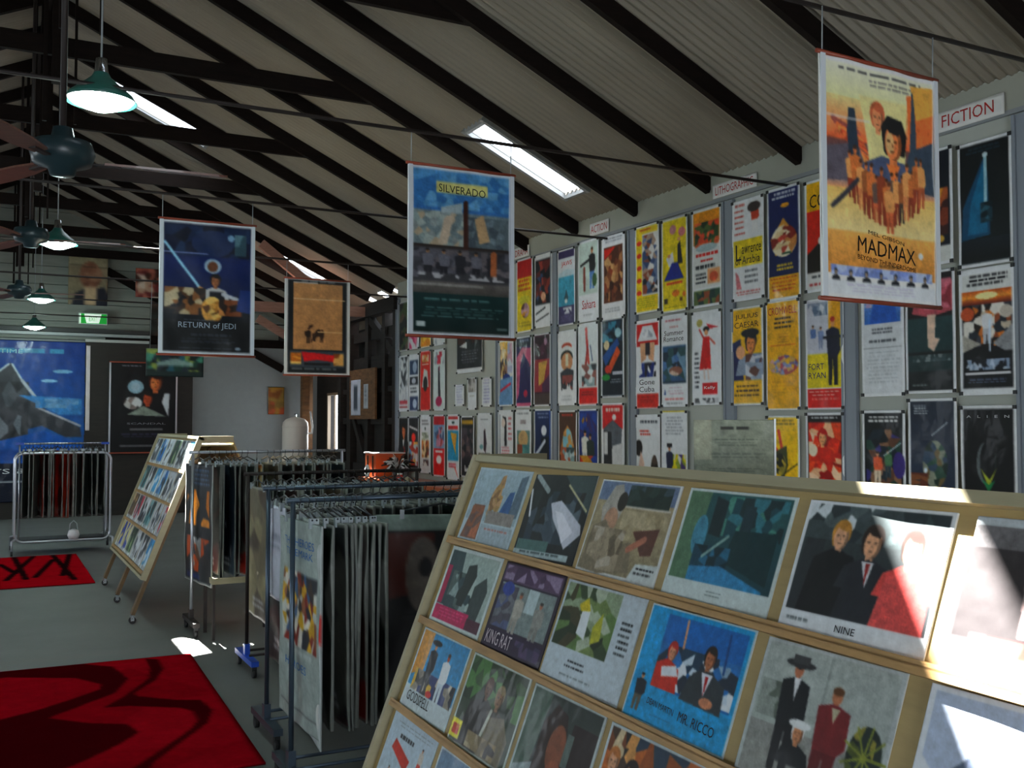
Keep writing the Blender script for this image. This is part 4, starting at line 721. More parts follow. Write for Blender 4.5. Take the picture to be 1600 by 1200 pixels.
c1(1.79, 2.16, 0, 'film still of a man in dark suit between two women, crossed by the sunlight', f)
def f(a):
    a.R(0, 0, 1, 1, '#b8c0c4'); a.R(.0, .06, .97, .78, '#3a3638', '#2a2628'); a.R(.0, .06, .97, .2, '#6c6a6c'); a.F(.38, .72, .56, '#b8a8a4', '#b8a0a0', '#b07860', '#2c1c18'); a.F(.6, .74, .6, '#a8a0a8', '#26262c', '#a8705c', '#1c1818'); a.N(.1, .74, .7, .9, ['#b83c34', '#e0e0dc', '#c8504c'], 12); a.R(0, .84, 1, 1, '#a8a49c'); a.E(.8, .72, .07, .05, '#b81c18'); a.L(.7, .8, .8, .74, .03, '#7a9a40')
c1(2.21, 2.58, 0, 'film still of an embracing couple in white, right edge of near board\'s top row', f)
# second row
def f(a):
    a.R(0, 0, 1, 1, '#ccd8d8'); a.R(.04, .05, .96, .94, '#a0b0ac'); a.P([(.04, .05), (.3, .05), (.34, .3), (.2, .75), (.04, .75)], '#34464a'); a.N(.18, .3, .7, .78, ['#34464a', '#8a9c9c', '#50605f', '#26302f', '#a8b8b4'], 30); a.P([(.42, .7), (.44, .2), (.58, .16), (.64, .3), (.54, .7)], '#28302f'); a.P([(.66, .8), (.66, .42), (.82, .28), (.9, .44), (.86, .8)], '#3a4444'); a.P([(.04, .25), (.13, .25), (.13, .74), (.04, .74)], '#98244c'); a.R(.04, .76, .72, .94, '#b02458'); a.R(.7, .8, .96, .94, '#4a2434'); a.T(.1, .79, .66, .91, '#d05080', 3, .3)
c1(.06, .46, 1, 'grey and magenta film still, second row at the far end of the near board', f)
def f(a):
    a.R(0, 0, 1, 1, '#2a2030'); a.R(.03, .03, .97, .22, '#54405a'); a.N(.05, .04, .95, .2, ['#54405a', '#8c7c98', '#44304c'], 22); a.R(.05, .24, .95, .74, '#7c8888'); a.N(.05, .26, .35, .74, ['#3c4250', '#4c4a54', '#6a6c74', '#505878'], 20); a.E(.18, .3, .1, .08, '#34448c'); a.F(.42, .8, .5, '#a8a49c', '#98948c', '#a86c54', '#5a5450', 1.2); a.R(.52, .24, .68, .5, '#b8c8cc'); a.F(.76, .82, .48, '#8c8c88', '#7c7c78', '#a8705c', '#3c3a38', 1.3); a.R(.03, .76, .97, .97, '#2a1c34'); a.X(.06, .79, .5, .94, 'KING RAT', '#c8bcc4'); a.N(.55, .8, .95, .95, ['#2a1c34', '#4a3c5c', '#38304c'], 12)
c1(.51, .89, 1, 'purple bordered film still of men in pale clothes, near board, second row', f)
def f(a):
    a.R(0, 0, 1, 1, '#c0ccd4'); a.R(.03, .03, .72, .66, '#34442c'); a.N(.03, .03, .72, .66, ['#34442c', '#6a7c4c', '#8a9a80', '#24301c', '#5a7444', '#3c3a24', '#a8b4a0'], 44); a.P([(.3, .24), (.4, .26), (.42, .54), (.3, .5)], '#dfe6ea'); a.P([(.24, .22), (.34, .14), (.4, .26), (.28, .28)], '#c8b830'); a.P([(.48, .4), (.56, .24), (.6, .5), (.5, .56)], '#a8a838'); a.T(.78, .26, .93, .6, '#1c2024', 6, .4); a.T(.28, .76, .55, .86, '#30343c', 2, .4); a.T(.2, .9, .66, .93, '#7a848c', 1)
c1(.92, 1.31, 1, 'film still of green woodland with a wide white margin, near board, second row', f)
def f(a):
    a.R(0, 0, 1, 1, '#c4d4dc'); a.R(.02, .02, .98, .98, '#2094c8'); a.R(.2, .06, .95, .68, '#1c64a8'); a.N(.2, .3, .95, .66, ['#1c5c98', '#c8d8e4', '#20384c', '#8aa4b8', '#2c6ca8', '#26303c', '#dfe6ec'], 60); a.L(.4, .08, .42, .3, .02, '#c89878'); a.L(.8, .1, .82, .4, .02, '#204878')
    a.H(.33, .36, .075, '#c88c6c', '#a82c20', '#b82c1c'); a.P([(.2, .68), (.2, .48), (.3, .42), (.4, .46), (.46, .68)], '#b8301c'); a.P([(.26, .5), (.4, .46), (.44, .54), (.28, .58)], '#dfe4ea'); a.H(.68, .32, .085, '#a86c4c', '#20140f', '#34383c'); a.P([(.5, .7), (.54, .5), (.68, .42), (.86, .5), (.88, .72)], '#30363a'); a.P([(.64, .44), (.74, .44), (.7, .62)], '#d8dce4'); a.P([(.68, .46), (.71, .46), (.7, .62)], '#a01c1c'); a.E(.74, .66, .06, .04, '#b87c5c')
    a.F(.11, .92, .32, '#1c2028', '#5a5448', '#c8906c', '#1c1c20', 1.3); a.X(.22, .78, .5, .83, 'DEAN MARTIN', '#14181c', -.015); a.X(.55, .79, .88, .87, 'MR. RICCO', '#10141c', -.015); a.T(.25, .9, .5, .92, '#146c9c', 1)
c1(1.35, 1.73, 1, 'bright blue film still of a man in grey suit and a woman in red', f)
def f(a):
    a.R(0, 0, 1, 1, '#b4bcbc'); a.R(.03, .03, .97, .97, '#a4aca8'); a.R(.03, .6, .97, .97, '#8a8c88'); a.R(.5, .04, .52, .6, '#8c9490'); a.N(.05, .3, .3, .56, ['#a4aca8', '#5c645c', '#8a928c'], 12); a.F(.3, .9, .78, '#16181c', '#141418', '#a86c50', '#1c1a1a', 1.0); a.E(.3, .14, .11, .03, '#2c2c2e'); a.R(.24, .08, .36, .14, '#3a3a3c'); a.P([(.28, .24), (.33, .24), (.31, .4)], '#dfe2e4'); a.H(.4, .6, .07, '#b8805c', '#d8dcdc', '#14161a'); a.E(.4, .54, .08, .03, '#e0e4e4'); a.F(.6, .98, .76, '#6c2428', '#5a1c20', '#b07454', '#5a3c24', 1.1); a.P([(.58, .36), (.64, .36), (.61, .46)], '#a8a48c'); a.N(.74, .4, .96, .8, ['#4a5428', '#1c2420', '#26302c', '#8a843c'], 24, ell=True)
    for i in range(9): a.L(.85, .6, .85+.14*math.cos(i*.7), .6-.2*math.sin(i*.7), .012, '#7c8438')
c1(1.78, 2.14, 1, 'pale film still of three suited men beside a spiky plant, on near board', f)
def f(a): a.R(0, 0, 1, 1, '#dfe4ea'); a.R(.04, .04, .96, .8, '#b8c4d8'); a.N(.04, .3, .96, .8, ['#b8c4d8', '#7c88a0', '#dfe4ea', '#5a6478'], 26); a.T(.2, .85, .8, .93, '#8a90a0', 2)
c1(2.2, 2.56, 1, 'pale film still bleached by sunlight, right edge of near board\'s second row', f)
# third row
def f(a):
    a.R(0, 0, 1, 1, '#c4d4d8'); a.R(.03, .03, .97, .72, '#3c8ab8'); a.P([(.03, .03), (.26, .03), (.24, .5), (.03, .6)], '#c08a34'); a.N(.1, .5, .95, .76, ['#3c3a34', '#c8c0b0', '#20242c', '#8a8478', '#d0b050', '#1c2c5c'], 34); a.F(.36, .76, .64, '#16181c', '#14161a', '#c08c68', '#16161a', 1.0); a.E(.36, .13, .1, .035, '#14161a'); a.F(.66, .8, .62, '#dfe4e8', '#c8d4dc', '#a84c34', '#3c2c24', 1.0); a.R(.03, .76, .97, .97, '#c4d0d4'); a.X(.1, .78, .6, .9, 'GODSPELL', '#181a1c'); a.E(.5, .72, .06, .04, '#b82c2c')
c1(.06, .45, 2, 'blue film still of two bearded men with a mustard corner, on near board', f)
def f(a):
    a.R(0, 0, 1, 1, '#c0ccc8'); a.R(.03, .03, .97, .97, '#2c3a28'); a.N(.03, .03, .97, .5, ['#24341f', '#3c5434', '#1c2818', '#4c7440', '#2c4424'], 40); a.H(.42, .3, .1, '#6c5240', '#4a3020', '#241f1a'); a.H(.62, .34, .11, '#8a6a50', '#8c7c5c', '#3a342a'); a.P([(.1, .97), (.2, .5), (.4, .42), (.55, .6), (.5, .97)], '#201c18'); a.P([(.52, .97), (.56, .56), (.78, .5), (.92, .7), (.9, .97)], '#6c6450'); a.L(.56, .5, .5, .84, .04, '#c0c4b8'); a.N(.3, .78, .8, .95, ['#6c6048', '#26201a', '#8a7c60', '#a89c80'], 16); a.R(.0, .74, .18, .94, '#d8cc20'); a.N(.04, .79, .15, .9, ['#c8701c', '#b8401c'], 4)
c1(.5, .88, 2, 'dark green film still of a close couple with a yellow sticker, on near board', f)
def f(a):
    a.R(0, 0, 1, 1, '#b4c0c0'); a.R(.03, .03, .97, .97, '#2c3430'); a.P([(.03, .03), (.3, .03), (.24, .7), (.03, .8)], '#44584c'); a.P([(.03, .8), (.3, .68), (.34, .97), (.03, .97)], '#8c9a9c'); a.P([(.28, .9), (.28, .3), (.4, .1), (.56, .16), (.66, .5), (.62, .9)], '#2c1e18'); a.E(.52, .48, .11, .22, '#7a4a34'); a.E(.56, .7, .1, .12, '#8a5038'); a.P([(.66, .2), (.97, .2), (.97, .97), (.6, .97)], '#241816'); a.R(.62, .3, .7, .6, '#58645f')
c1(.92, 1.29, 2, 'dark film still of a brooding long-haired face, third row of the near board', f)
def f(a): a.R(0, 0, 1, 1, '#c0ccd0'); a.R(.03, .03, .97, .97, '#5a4430'); a.N(.03, .03, .97, .97, ['#8a4c24', '#3c2c20', '#c89458', '#2c3c4c', '#b06430', '#1c1814', '#c8b898', '#6a3c20'], 70); a.H(.34, .36, .12, '#b8784c', '#20140f', '#2c5c84'); a.H(.13, .3, .1, '#c89878', '#a86a34', '#3c7cac')
c1(1.33, 1.7, 2, 'film still of a young dark haired man before an orange crowd, near board', f)
def f(a): a.R(0, 0, 1, 1, '#c0ccd0'); a.R(.03, .03, .97, .85, '#3c4c5c'); a.N(.03, .03, .97, .85, ['#3c4c5c', '#5c6c7c', '#a88c74', '#26303c'], 40)
c1(1.76, 2.12, 2, 'grey blue film still in the near board\'s third row, under the spiky plant still', f)
# fourth row
def f(a):
    a.R(0, 0, 1, 1, '#b8c8d4'); a.T(.15, .08, .95, .16, '#8a949c', 2, .3); a.P([(.16, .4), (.2, .28), (.6, .42), (.56, .56)], '#b8301c'); a.T(.25, .2, .62, .27, '#26282c', 1, .7); a.F(.78, .5, .3, '#c8c0b8', '#c83c2c', wd=1.2); a.P([(.4, .97), (.5, .66), (.7, .56), (.84, .7), (.8, .97)], '#2878a8'); a.P([(.06, .97), (.1, .74), (.3, .7), (.32, .97)], '#c8c020'); a.F(.24, .86, .26, '#a83c2c', '#2c6c3c')
c1(.06, .44, 3, 'pale film still with a red banner and blue gown, lowest visible row', f)
def f(a): a.R(0, 0, 1, 1, '#c4d0d4'); a.R(.03, .03, .97, .97, '#7088a0'); a.P([(.03, .6), (.4, .5), (.97, .6), (.97, .97), (.03, .97)], '#4a4438'); a.P([(.4, .4), (.6, .2), (.75, .4), (.7, .6)], '#2c2824')
c1(.49, .85, 3, 'film still with a dark hat shape under a blue sky, lowest visible row', f)
for i, (s0, nm) in enumerate(((.93, 'green'), (1.35, 'brown'))):
    c1(s0, s0+.36, 3, '%s film still in the lowest row of the near board, at the lower picture edge' % nm, lambda a, n=nm: (a.R(.03, .03, .97, .97, '#3c5438' if n == 'green' else '#5a4430'), a.N(.1, .1, .9, .9, ['#3c5438', '#6a7c50', '#26301f'] if n == 'green' else ['#5a4430', '#8a6a44', '#2c2018'], 20)))
# far display board with its small stills
b2, P2 = display_board(11.3, 2.32, 'plywood display board on castors, farther down the hall behind the garment racks')
def P2w(s, r, o=0.0): return Vector((1.65, 11.3, 1.55))+P2(s, r, o)
rr = random.Random(4)
fam = [('blue', ['#2c6cb0', '#5a98c8', '#c8d8e8', '#16202c']), ('black and white', ['#16181c', '#c8ccd0', '#5a6068', '#e0e4e8']), ('teal', ['#2c6a70', '#16282c', '#88b0b4']), ('brown', ['#5a4430', '#c8a878', '#2c2018']), ('yellow and blue', ['#c8b040', '#2c44a0', '#d8d0a0', '#2a3c90']), ('red and grey', ['#a82c3c', '#c8ccd0', '#3c4048']), ('green', ['#2c4c34', '#8aa078', '#1c2820']), ('sky blue', ['#48a0d0', '#2c80b8', '#d8e4ec'])]
rown = ['top', 'second', 'third', 'bottom']; ordn = ['farthest', 'second farthest', 'third farthest', 'third nearest', 'second nearest', 'nearest']
lay = [[1, 0, 1, 6, 1, 7], [2, 1, 7, 0, 1, 1], [3, 5, 1, 2, 1, 5], [4, 4, 6, 1, 1, 7]]
for r in range(4):
    for c in range(6):
        nm, cols = fam[lay[r][c]]
        card(P2w, .20+c*.385, BOT[r], .345, .278, '%s film still, far display board, %s row, %s one' % (nm, rown[r], ordn[c]),
             lambda a, q=cols: (a.R(.05, .05, .95, .85, q[0]), a.N(.05, .05, .95, .85, q, 16), a.F(.4, .8, .6, q[-1], q[0]), a.T(.2, .89, .8, .95, '#50545c', 1)), .014, 'film stills on the far display board')
# clear notice on top of the near board
def f(a):
    a.R(0, 0, 1, 1, '#7c8478'); a.R(0, 0, .23, .55, '#949888'); a.R(.34, .1, .5, .14, '#20241f'); a.R(.53, .1, .68, .14, '#20241f'); a.T(.25, .27, .84, .38, '#4c544c', 3, .35); a.T(.2, .46, .88, .55, '#5c645c', 2, .35); a.T(.1, .66, .86, .74, '#5c645c', 2, .35); a.E(.48, .80, .03, .015, '#e0e4e0'); a.E(.48, .88, .03, .015, '#e0e4e0')
a = Art(.212, .195, .0028, '#7c8478', 3); f(a)
t = thing('notice_stand', 'grey-green notice sheet in a clear holder standing on the top edge of the near board', 'notice', (1.775, 2.10, 1.512), -R(35))
sheet('notice_sheet', a, M_sleeve, t, wave=.001); MB().box((.108, 0, .098), (.005, .006, .2)).box((0, .004, .002), (.216, .03, .006)).build('clear_holder', M_sleevew, t)

# ================================================================ garment racks
def sheet_mb(w, h, yaw_curve, art, name='sheet', parent=None, thick=.004):
    return sheet(name, art, M_print, parent, wave=.004, thick=thick, ph=yaw_curve, back='#5c605c', curl=.005*math.sin(yaw_curve*3))
def hanger(parent, w, M=None, clip=M_clear):
    m = MB(); m.tube([(-w*.32, 0, -.055), (-w*.1, 0, -.03), (0, 0, -.018), (w*.1, 0, -.03), (w*.32, 0, -.055)], .005, 6)
    pts = [(0, 0, -.018), (0, 0, .0)] + [(.0+.017*math.sin(a), 0, .018-.0+.017*math.cos(a)-.0) for a in (2.6, 2.0, 1.4, .8, .2, -.4, -1.0, -1.5)]
    m.tube(pts, .0022, 5)
    h = m.build('hanger', M or M_hang, parent)
    for sx in (-1, 1):
        MB().box((sx*w*.3, 0, -.07), (.022, .022, .045)).build('clip', clip, h)
    return h
rnd = random.Random(11)
PAL = [['#3a3c38', '#5c5e58', '#26282a'], ['#1c2420', '#3a3c38', '#8a8c88'], ['#2c1c18', '#5a3a2c', '#1c1816'], ['#8a2418', '#3c1a14', '#5c5854'], ['#26303c', '#3c4c5c', '#141a20'], ['#6a6450', '#4a4034', '#8a8468'], ['#3c1c1c', '#1c1414', '#141414'], ['#c8c8c0', '#a8a89c', '#8a8c84'], ['#101214', '#20262a', '#3a3c3c']]
def proto_hung(seed, w=.64, h=.92, cols=None, fn=None, cell=.02):
    a = Art(w, h, cell, '#80847f', seed)
    if fn: fn(a)
    else: a.N(.03, .02, .97, .98, cols, 18); a.T(.2, .85, .8, .93, '#c8ccd0', 2)
    t = thing('hung_poster', 'x', 'poster')
    hanger(t, w); s = sheet_mb(w, h, seed*1.3, a, parent=t); s.location = (0, 0, -.072-h)
    for c in t.children:
        if c.name.startswith('lettering'): c.location = s.location
    return t
def straight_rack(name_label, x0, x1, y, zt, mt=M_steel, foot=M_steel, lower=True, foot_d=.5, cst=True, post2=True):
    t = thing('garment_rack', name_label, 'garment rack', ((x0+x1)/2, y, 0)); hx_ = (x1-x0)/2
    MB().tube([(-hx_-.03, 0, zt), (hx_+.03, 0, zt)], .0125, 10).build('top_rail', mt, t)
    for sx in (-1, 1):
        MB().tube([(sx*hx_, 0, .1), (sx*hx_, 0, zt)], .0125, 10).build('post', mt, t)
        f_ = MB().box((sx*hx_, 0, .095), (.05, foot_d, .035)).box((sx*hx_, 0, .14), (.035, .05, .09)).build('foot', foot, t)
        for sy in (-1, 1):
            y_ = sy*(foot_d/2-.03); MB().box((sx*hx_, y_, .065), (.03, .03, .04)).tube([(sx*hx_-.012, y_, .03), (sx*hx_+.012, y_, .03)], .03, 12).build('castor', M_cap, f_)
    if lower:
        for yy in (-.08, .08): MB().tube([(-hx_, yy, .12), (hx_, yy, .12)], .009, 8).build('lower_rail', mt, t)
    return t
def hang_on(protos, x, y, zr, yaw, label, group, mtx=None):
    p = rnd.choice(protos) if isinstance(protos, list) else protos
    c = copy_tree(p); c.location = (x, y, zr-.022); c.rotation_euler = (R(rnd.uniform(-1.2, 1.2)), 0, yaw); c['label'] = label; c['group'] = group
    return c
protos = [proto_hung(i, .64 if i % 3 else .60, rnd.uniform(.86, .93), PAL[i % len(PAL)]) for i in range(10)]
protos_s = [proto_hung(30+i, .52, .86, PAL[(i*3) % len(PAL)]) for i in range(6)]
def fill(x0, x1, y, zr, n, label, group, pr, skip=()):
    for i in range(n):
        if i in skip: continue
        x = x0+(x1-x0)*(i+.5)/n+rnd.uniform(-.008, .008)
        hang_on(pr, x, y, zr, PI/2+PI+R(rnd.uniform(-7, 7)), label, group)
# rack nearest the camera: a steel rail on tall posts, posters edge-on
ZD = 1.335
straight_rack('blue grey steel garment rack with full rail, the nearest to the camera', 1.27, 2.62, 4.62, ZD)
straight_rack('steel garment rack standing directly behind the nearest one', 1.36, 2.70, 5.44, 1.34)
straight_rack('dark garment rack with blue plastic feet, third from the camera', 1.60, 2.85, 6.96, 1.345, M_rod, M_blue, foot_d=.5)
straight_rack('white railed garment rack beside the far display board', 1.49, 2.75, 8.44, 1.455, M_silver, M_rod, lower=False)
def f(a):
    a.R(0, 0, 1, 1, '#9ca8a4'); a.X(.14, .09, .86, .13, 'THE HEROES', '#2c6cb0'); a.X(.2, .145, .84, .18, 'TELEMARK', '#2c6cb0'); a.N(.1, .26, .92, .62, ['#c8ccc4', '#3a3028', '#8a5a3c', '#20242c', '#c8a030', '#3c5c80', '#e0dcd0', '#7a2c20'], 90); a.T(.15, .64, .85, .68, '#b8c4c0', 1); a.X(.18, .70, .7, .74, 'HEROES', '#2c6cb0'); a.T(.12, .8, .86, .9, '#98a4a0', 4, .3); a.R(.05, .925, .95, .93, '#26282c')
front = proto_hung(71, .62, .94, fn=f, cell=.009)
front.location = (1.30, 4.62, ZD-.022); front.rotation_euler = (0, 0, -PI/2+R(1.5)); front['label'] = 'poster with blue title and a crowd picture, leftmost on the nearest rack'; front['group'] = 'posters on the nearest rack'
def f(a): a.R(0, 0, 1, 1, '#bcc4c4'); a.N(.05, .3, .95, .9, ['#c8ccc8', '#c8201c', '#2c3c34', '#d8dcd8'], 30); a.R(.6, .4, 1, .52, '#c81c18')
s2 = proto_hung(72, .64, .98, fn=f, cell=.015); s2.location = (1.345, 4.62, ZD-.022); s2.rotation_euler = (0, 0, -PI/2-R(6)); s2['label'] = 'white poster with a red patch, second from the left on the nearest rack'; s2['group'] = 'posters on the nearest rack'
def f(a): a.R(0, 0, 1, 1, '#0e0d0e'); a.R(0, 0, 1, .09, '#8a9c94'); a.P([(.05, .1), (.45, .1), (.4, .4), (.1, .45)], '#4a1c12'); a.E(.36, .32, .13, .2, '#6a625c'); a.E(.38, .28, .05, .05, '#141214'); a.T(.2, .5, .8, .6, '#1c1c1e', 3)
dk = proto_hung(73, .66, .94, fn=f, cell=.012); dk.location = (2.02, 4.60, ZD-.022); dk.rotation_euler = (0, 0, -R(22)); dk['label'] = 'nearly black poster with a pale mask shape, facing the room on the nearest rack'; dk['group'] = 'posters on the nearest rack'
fill(1.37, 1.62, 4.62, ZD, 9, 'poster sleeve hanging edge-on in the crowded left half of the nearest rack', 'posters on the nearest rack', protos)
fill(2.24, 2.58, 4.62, ZD, 8, 'poster sleeve hanging edge-on at the right end of the nearest rack', 'posters on the nearest rack', protos)
fill(1.42, 2.64, 5.44, 1.34, 22, 'poster sleeve hanging on the crowded rack directly behind the nearest one', 'posters on the second rack', protos)
def f(a): a.R(0, 0, 1, 1, '#c0c4d0'); a.T(.2, .3, .8, .5, '#505468', 3, .4)
nt_ = proto_hung(74, .36, .5, fn=f, cell=.02); nt_.location = (1.385, 5.36, 1.345-.022); nt_.rotation_euler = (0, 0, -PI/2); nt_['label'] = 'small pale lettered sleeve hanging first on the rack behind the nearest one'; nt_['group'] = 'posters on the second rack'
fill(1.63, 2.80, 6.96, 1.345, 20, 'poster sleeve hanging on the dark rack with blue feet', 'posters on the third rack', protos)
def f(a):
    a.R(0, 0, 1, 1, '#14181c'); a.R(0, 0, .03, 1, '#c8ccc8'); a.R(.97, 0, 1, 1, '#c8ccc8'); a.R(0, .98, 1, 1, '#c8ccc8'); a.T(.3, .05, .9, .2, '#4a6484', 4, .5); a.N(.1, .22, .9, .52, ['#14181c', '#c87818', '#14181c', '#d88a20', '#14181c'], 16); a.N(.1, .62, .9, .9, ['#14181c', '#8a8c8c', '#5a4030', '#a84818', '#20242c'], 20); a.R(.1, .92, .6, .96, '#1c2c5c')
ff = proto_hung(75, .66, .96, fn=f, cell=.012); ff.location = (1.53, 8.40, 1.455-.022); ff.rotation_euler = (0, 0, -PI/2+R(8)); ff['label'] = 'black poster with orange patches facing the aisle on the white railed rack'; ff['group'] = 'posters on the white railed rack'
for i, (x, cols, nm) in enumerate(((1.93, ['#e08028', '#e8a048', '#e8d0a0', '#c86018'], 'bright orange poster catching the sun'), (2.01, ['#c84818', '#7a2418', '#e07830'], 'orange red poster next to the bright orange one'))):
    q = proto_hung(80+i, .64, .93, cols, cell=.02); q.location = (x, 8.44, 1.455-.022); q.rotation_euler = (0, 0, -PI/2+R(9 if i == 0 else -14)); q['label'] = nm+' on the white railed rack'; q['group'] = 'posters on the white railed rack'
fill(1.60, 1.90, 8.44, 1.455, 7, 'poster sleeve hanging edge-on left of the orange posters on the white railed rack', 'posters on the white railed rack', protos)
fill(2.07, 2.70, 8.44, 1.455, 12, 'poster sleeve hanging edge-on right of the orange posters on the white railed rack', 'posters on the white railed rack', protos)
t = thing('rail_stand', 'pale wooden rim of a stand under the posters of the white railed rack', 'stand', (1.83, 8.02, .46)); MB().box((0, 0, 0), (.52, .03, .045)).box((-.25, .2, 0), (.02, .4, .045)).box((.25, .2, 0), (.02, .4, .045)).build('rim', M_ply2, t)
for sx in (-.24, .24): MB().box((sx, .36, -.24), (.025, .025, .44)).build('leg', M_rod, t); MB().box((sx, .02, -.24), (.02, .02, .44)).build('leg', M_rod, t)
# far rack: rounded silver loops
t = thing('garment_rack', 'silver garment rack with a rounded loop frame, at the far end of the hall', 'garment rack', (.90, 14.55, 0))
def loop(y, z0, z1, hw, r, mt, nm, rad=.017):
    pts = []
    for cx, cz, a0 in ((hw-r, z1-r, 0), (-hw+r, z1-r, 90), (-hw+r, z0+r, 180), (hw-r, z0+r, 270)):
        for k_ in range(6): a_ = R(a0+k_*18); pts.append((cx+r*math.cos(a_), y, cz+r*math.sin(a_)))
    return MB().tube(pts, rad, 8, closed=True).build(nm, mt, t)
loop(-.22, .16, 1.30, .57, .10, M_silver, 'loop_frame'); loop(.28, .16, 1.30, .57, .10, M_silver, 'loop_frame')
MB().tube([(-.52, 0.02, 1.42), (.52, .02, 1.42)], .013, 8).build('top_rail', M_silver, t)
for sx in (-1, 1):
    MB().tube([(sx*.52, .02, 1.42), (sx*.52, .02, .16)], .011, 8).build('post', M_silver, t)
    MB().box((sx*.52, .02, 1.42), (.10, .03, .03)).build('end_cap', M_blue, t)
    MB().tube([(sx*.56, -.22, .2), (sx*.60, -.30, .18), (sx*.60, -.32, .06)], .015, 8).tube([(sx*.56, .28, .2), (sx*.60, .36, .18), (sx*.60, .38, .06)], .015, 8).build('leg', M_silver, t)
    for y_ in (-.32, .38): MB().tube([(sx*.60-.012, y_, .03), (sx*.60+.012, y_, .03)], .03, 12).build('castor', M_cap, t)
MB().box((0, .03, .17), (1.02, .46, .02)).build('base_tray', M_rod, t)
names = 'poster hanging edge-on on the silver loop framed rack at the far end'
for i in range(22):
    x = .43+.94*(i+.5)/22
    hang_on(protos_s, x, 14.57, 1.42, -PI/2+R(rnd.uniform(-12, 12)), names, 'posters on the far silver rack')
q = proto_hung(91, .52, .88, ['#a82c1c', '#b83a24', '#8a2014'], cell=.03); q.location = (.83, 14.57, 1.40); q.rotation_euler = (0, 0, -R(60)); q['label'] = 'dark red poster in the middle of the silver loop framed rack'; q['group'] = 'posters on the far silver rack'
for p in protos+protos_s:
    for ch in list(p.children_recursive): bpy.data.objects.remove(ch)
    bpy.data.objects.remove(p)
t = thing('kettle', 'small round pale pot standing at the foot of the silver loop framed rack', 'pot', (1.02, 14.26, .18)); MB().lathe([(0, 0), (.055, .0), (.075, .05), (.06, .11), (.02, .13), (0, .13)], n=18).build('body', M_white, t); MB().tube([(-.05, 0, .11), (-.04, 0, .2), (.0, 0, .24), (.04, 0, .2), (.05, 0, .11)], .006, 6).build('handle', M_silver, t)

# ================================================================ rugs
def rug(name_label, x0, x1, y0, y1, fn, cell, rz=0, pivot=None):
    w_, h_ = x1-x0, y1-y0; a = Art(w_, h_, cell, '#8a1420', 9); fn(a, lambda p: [((x-x0)/w_, (y1-y)/h_) for x, y in p])
    t = thing('rug', name_label, 'rug', ((x0+x1)/2, (y0+y1)/2, 0))
    s = sheet('pile', a, M_pile, t, wave=0, thick=.011, back='#2a0a0c'); s.rotation_euler = (-PI/2, 0, 0); s.location = (0, -h_/2, .0125)
    t.rotation_euler.z = rz; return t
D1 = [(-.9, 7.3), (-.3, 7.62), (0.106, 7.71), (0.505, 7.703), (0.753, 7.47), (0.821, 7.086), (0.72, 6.754), (0.426, 6.443), (0.337, 6.348), (0.54, 6.146), (0.73, 6.033), (0.775, 5.852), (0.656, 5.67), (0.452, 5.444), (0.252, 5.3), (-.1, 5.1), (-.9, 5.05)]
I1 = [(-.9, 7.1), (-.3, 7.4), (0.104, 7.463), (0.515, 7.247), (0.651, 7.013), (0.639, 6.881), (0.479, 6.718), (0.261, 6.53), (0.094, 6.434), (-.4, 6.2), (-.9, 6.3)]
D2 = [(0.98, 7.623), (1.059, 7.56), (1.058, 7.25), (0.977, 6.967), (0.827, 6.698), (0.835, 6.612), (1.033, 6.427), (1.172, 6.355), (1.201, 6.109), (1.135, 5.86), (1.013, 5.664), (0.797, 5.315), (0.727, 5.1), (0.62, 5.1), (0.70, 5.269), (0.856, 5.506), (1.033, 5.781), (1.098, 5.948), (1.096, 6.135), (1.04, 6.239), (0.774, 6.409), (0.634, 6.437), (0.765, 6.648), (0.947, 7.039), (0.98, 7.337)]
def f(a, q): a.R(0, 0, 1, 1, '#84101c'); a.N(0, 0, 1, 1, ['#84101c', '#7e0e1a', '#8a121e'], 40); a.P(q(D1), '#38060a'); a.P(q(I1), '#84101c'); a.P(q(D2), '#38060a'); a.R(0, 0, 1, .008, '#5a0c12'); a.R(.99, 0, 1, 1, '#5a0c12')
rug('large red shaggy rug with dark winding bands, on the floor nearest the camera', -1.05, 1.30, 5.06, 7.66, f, .018, rz=R(-2))
S = [(0.322, 14.0), (0.394, 12.012), (0.537, 14.0), (0.204, 12.014), (0.162, 13.38), (0.306, 12.517), (0.739, 13.573), (0.485, 12.113), (0.759, 14.0), (0.851, 11.771), (0.95, 14.0), (0.759, 12.122), (-.1, 14), (-.3, 12), (-.5, 13.8), (-.2, 11.9)]
def f(a, q):
    a.R(0, 0, 1, 1, '#98141e'); s_ = q(S)
    for i in range(0, len(s_), 2): a.L(*s_[i], *s_[i+1], .03, '#1c0c0e')
rug('smaller red rug with crossing black strokes, in front of the far silver rack', -1.1, 1.04, 11.45, 14.05, f, .02)

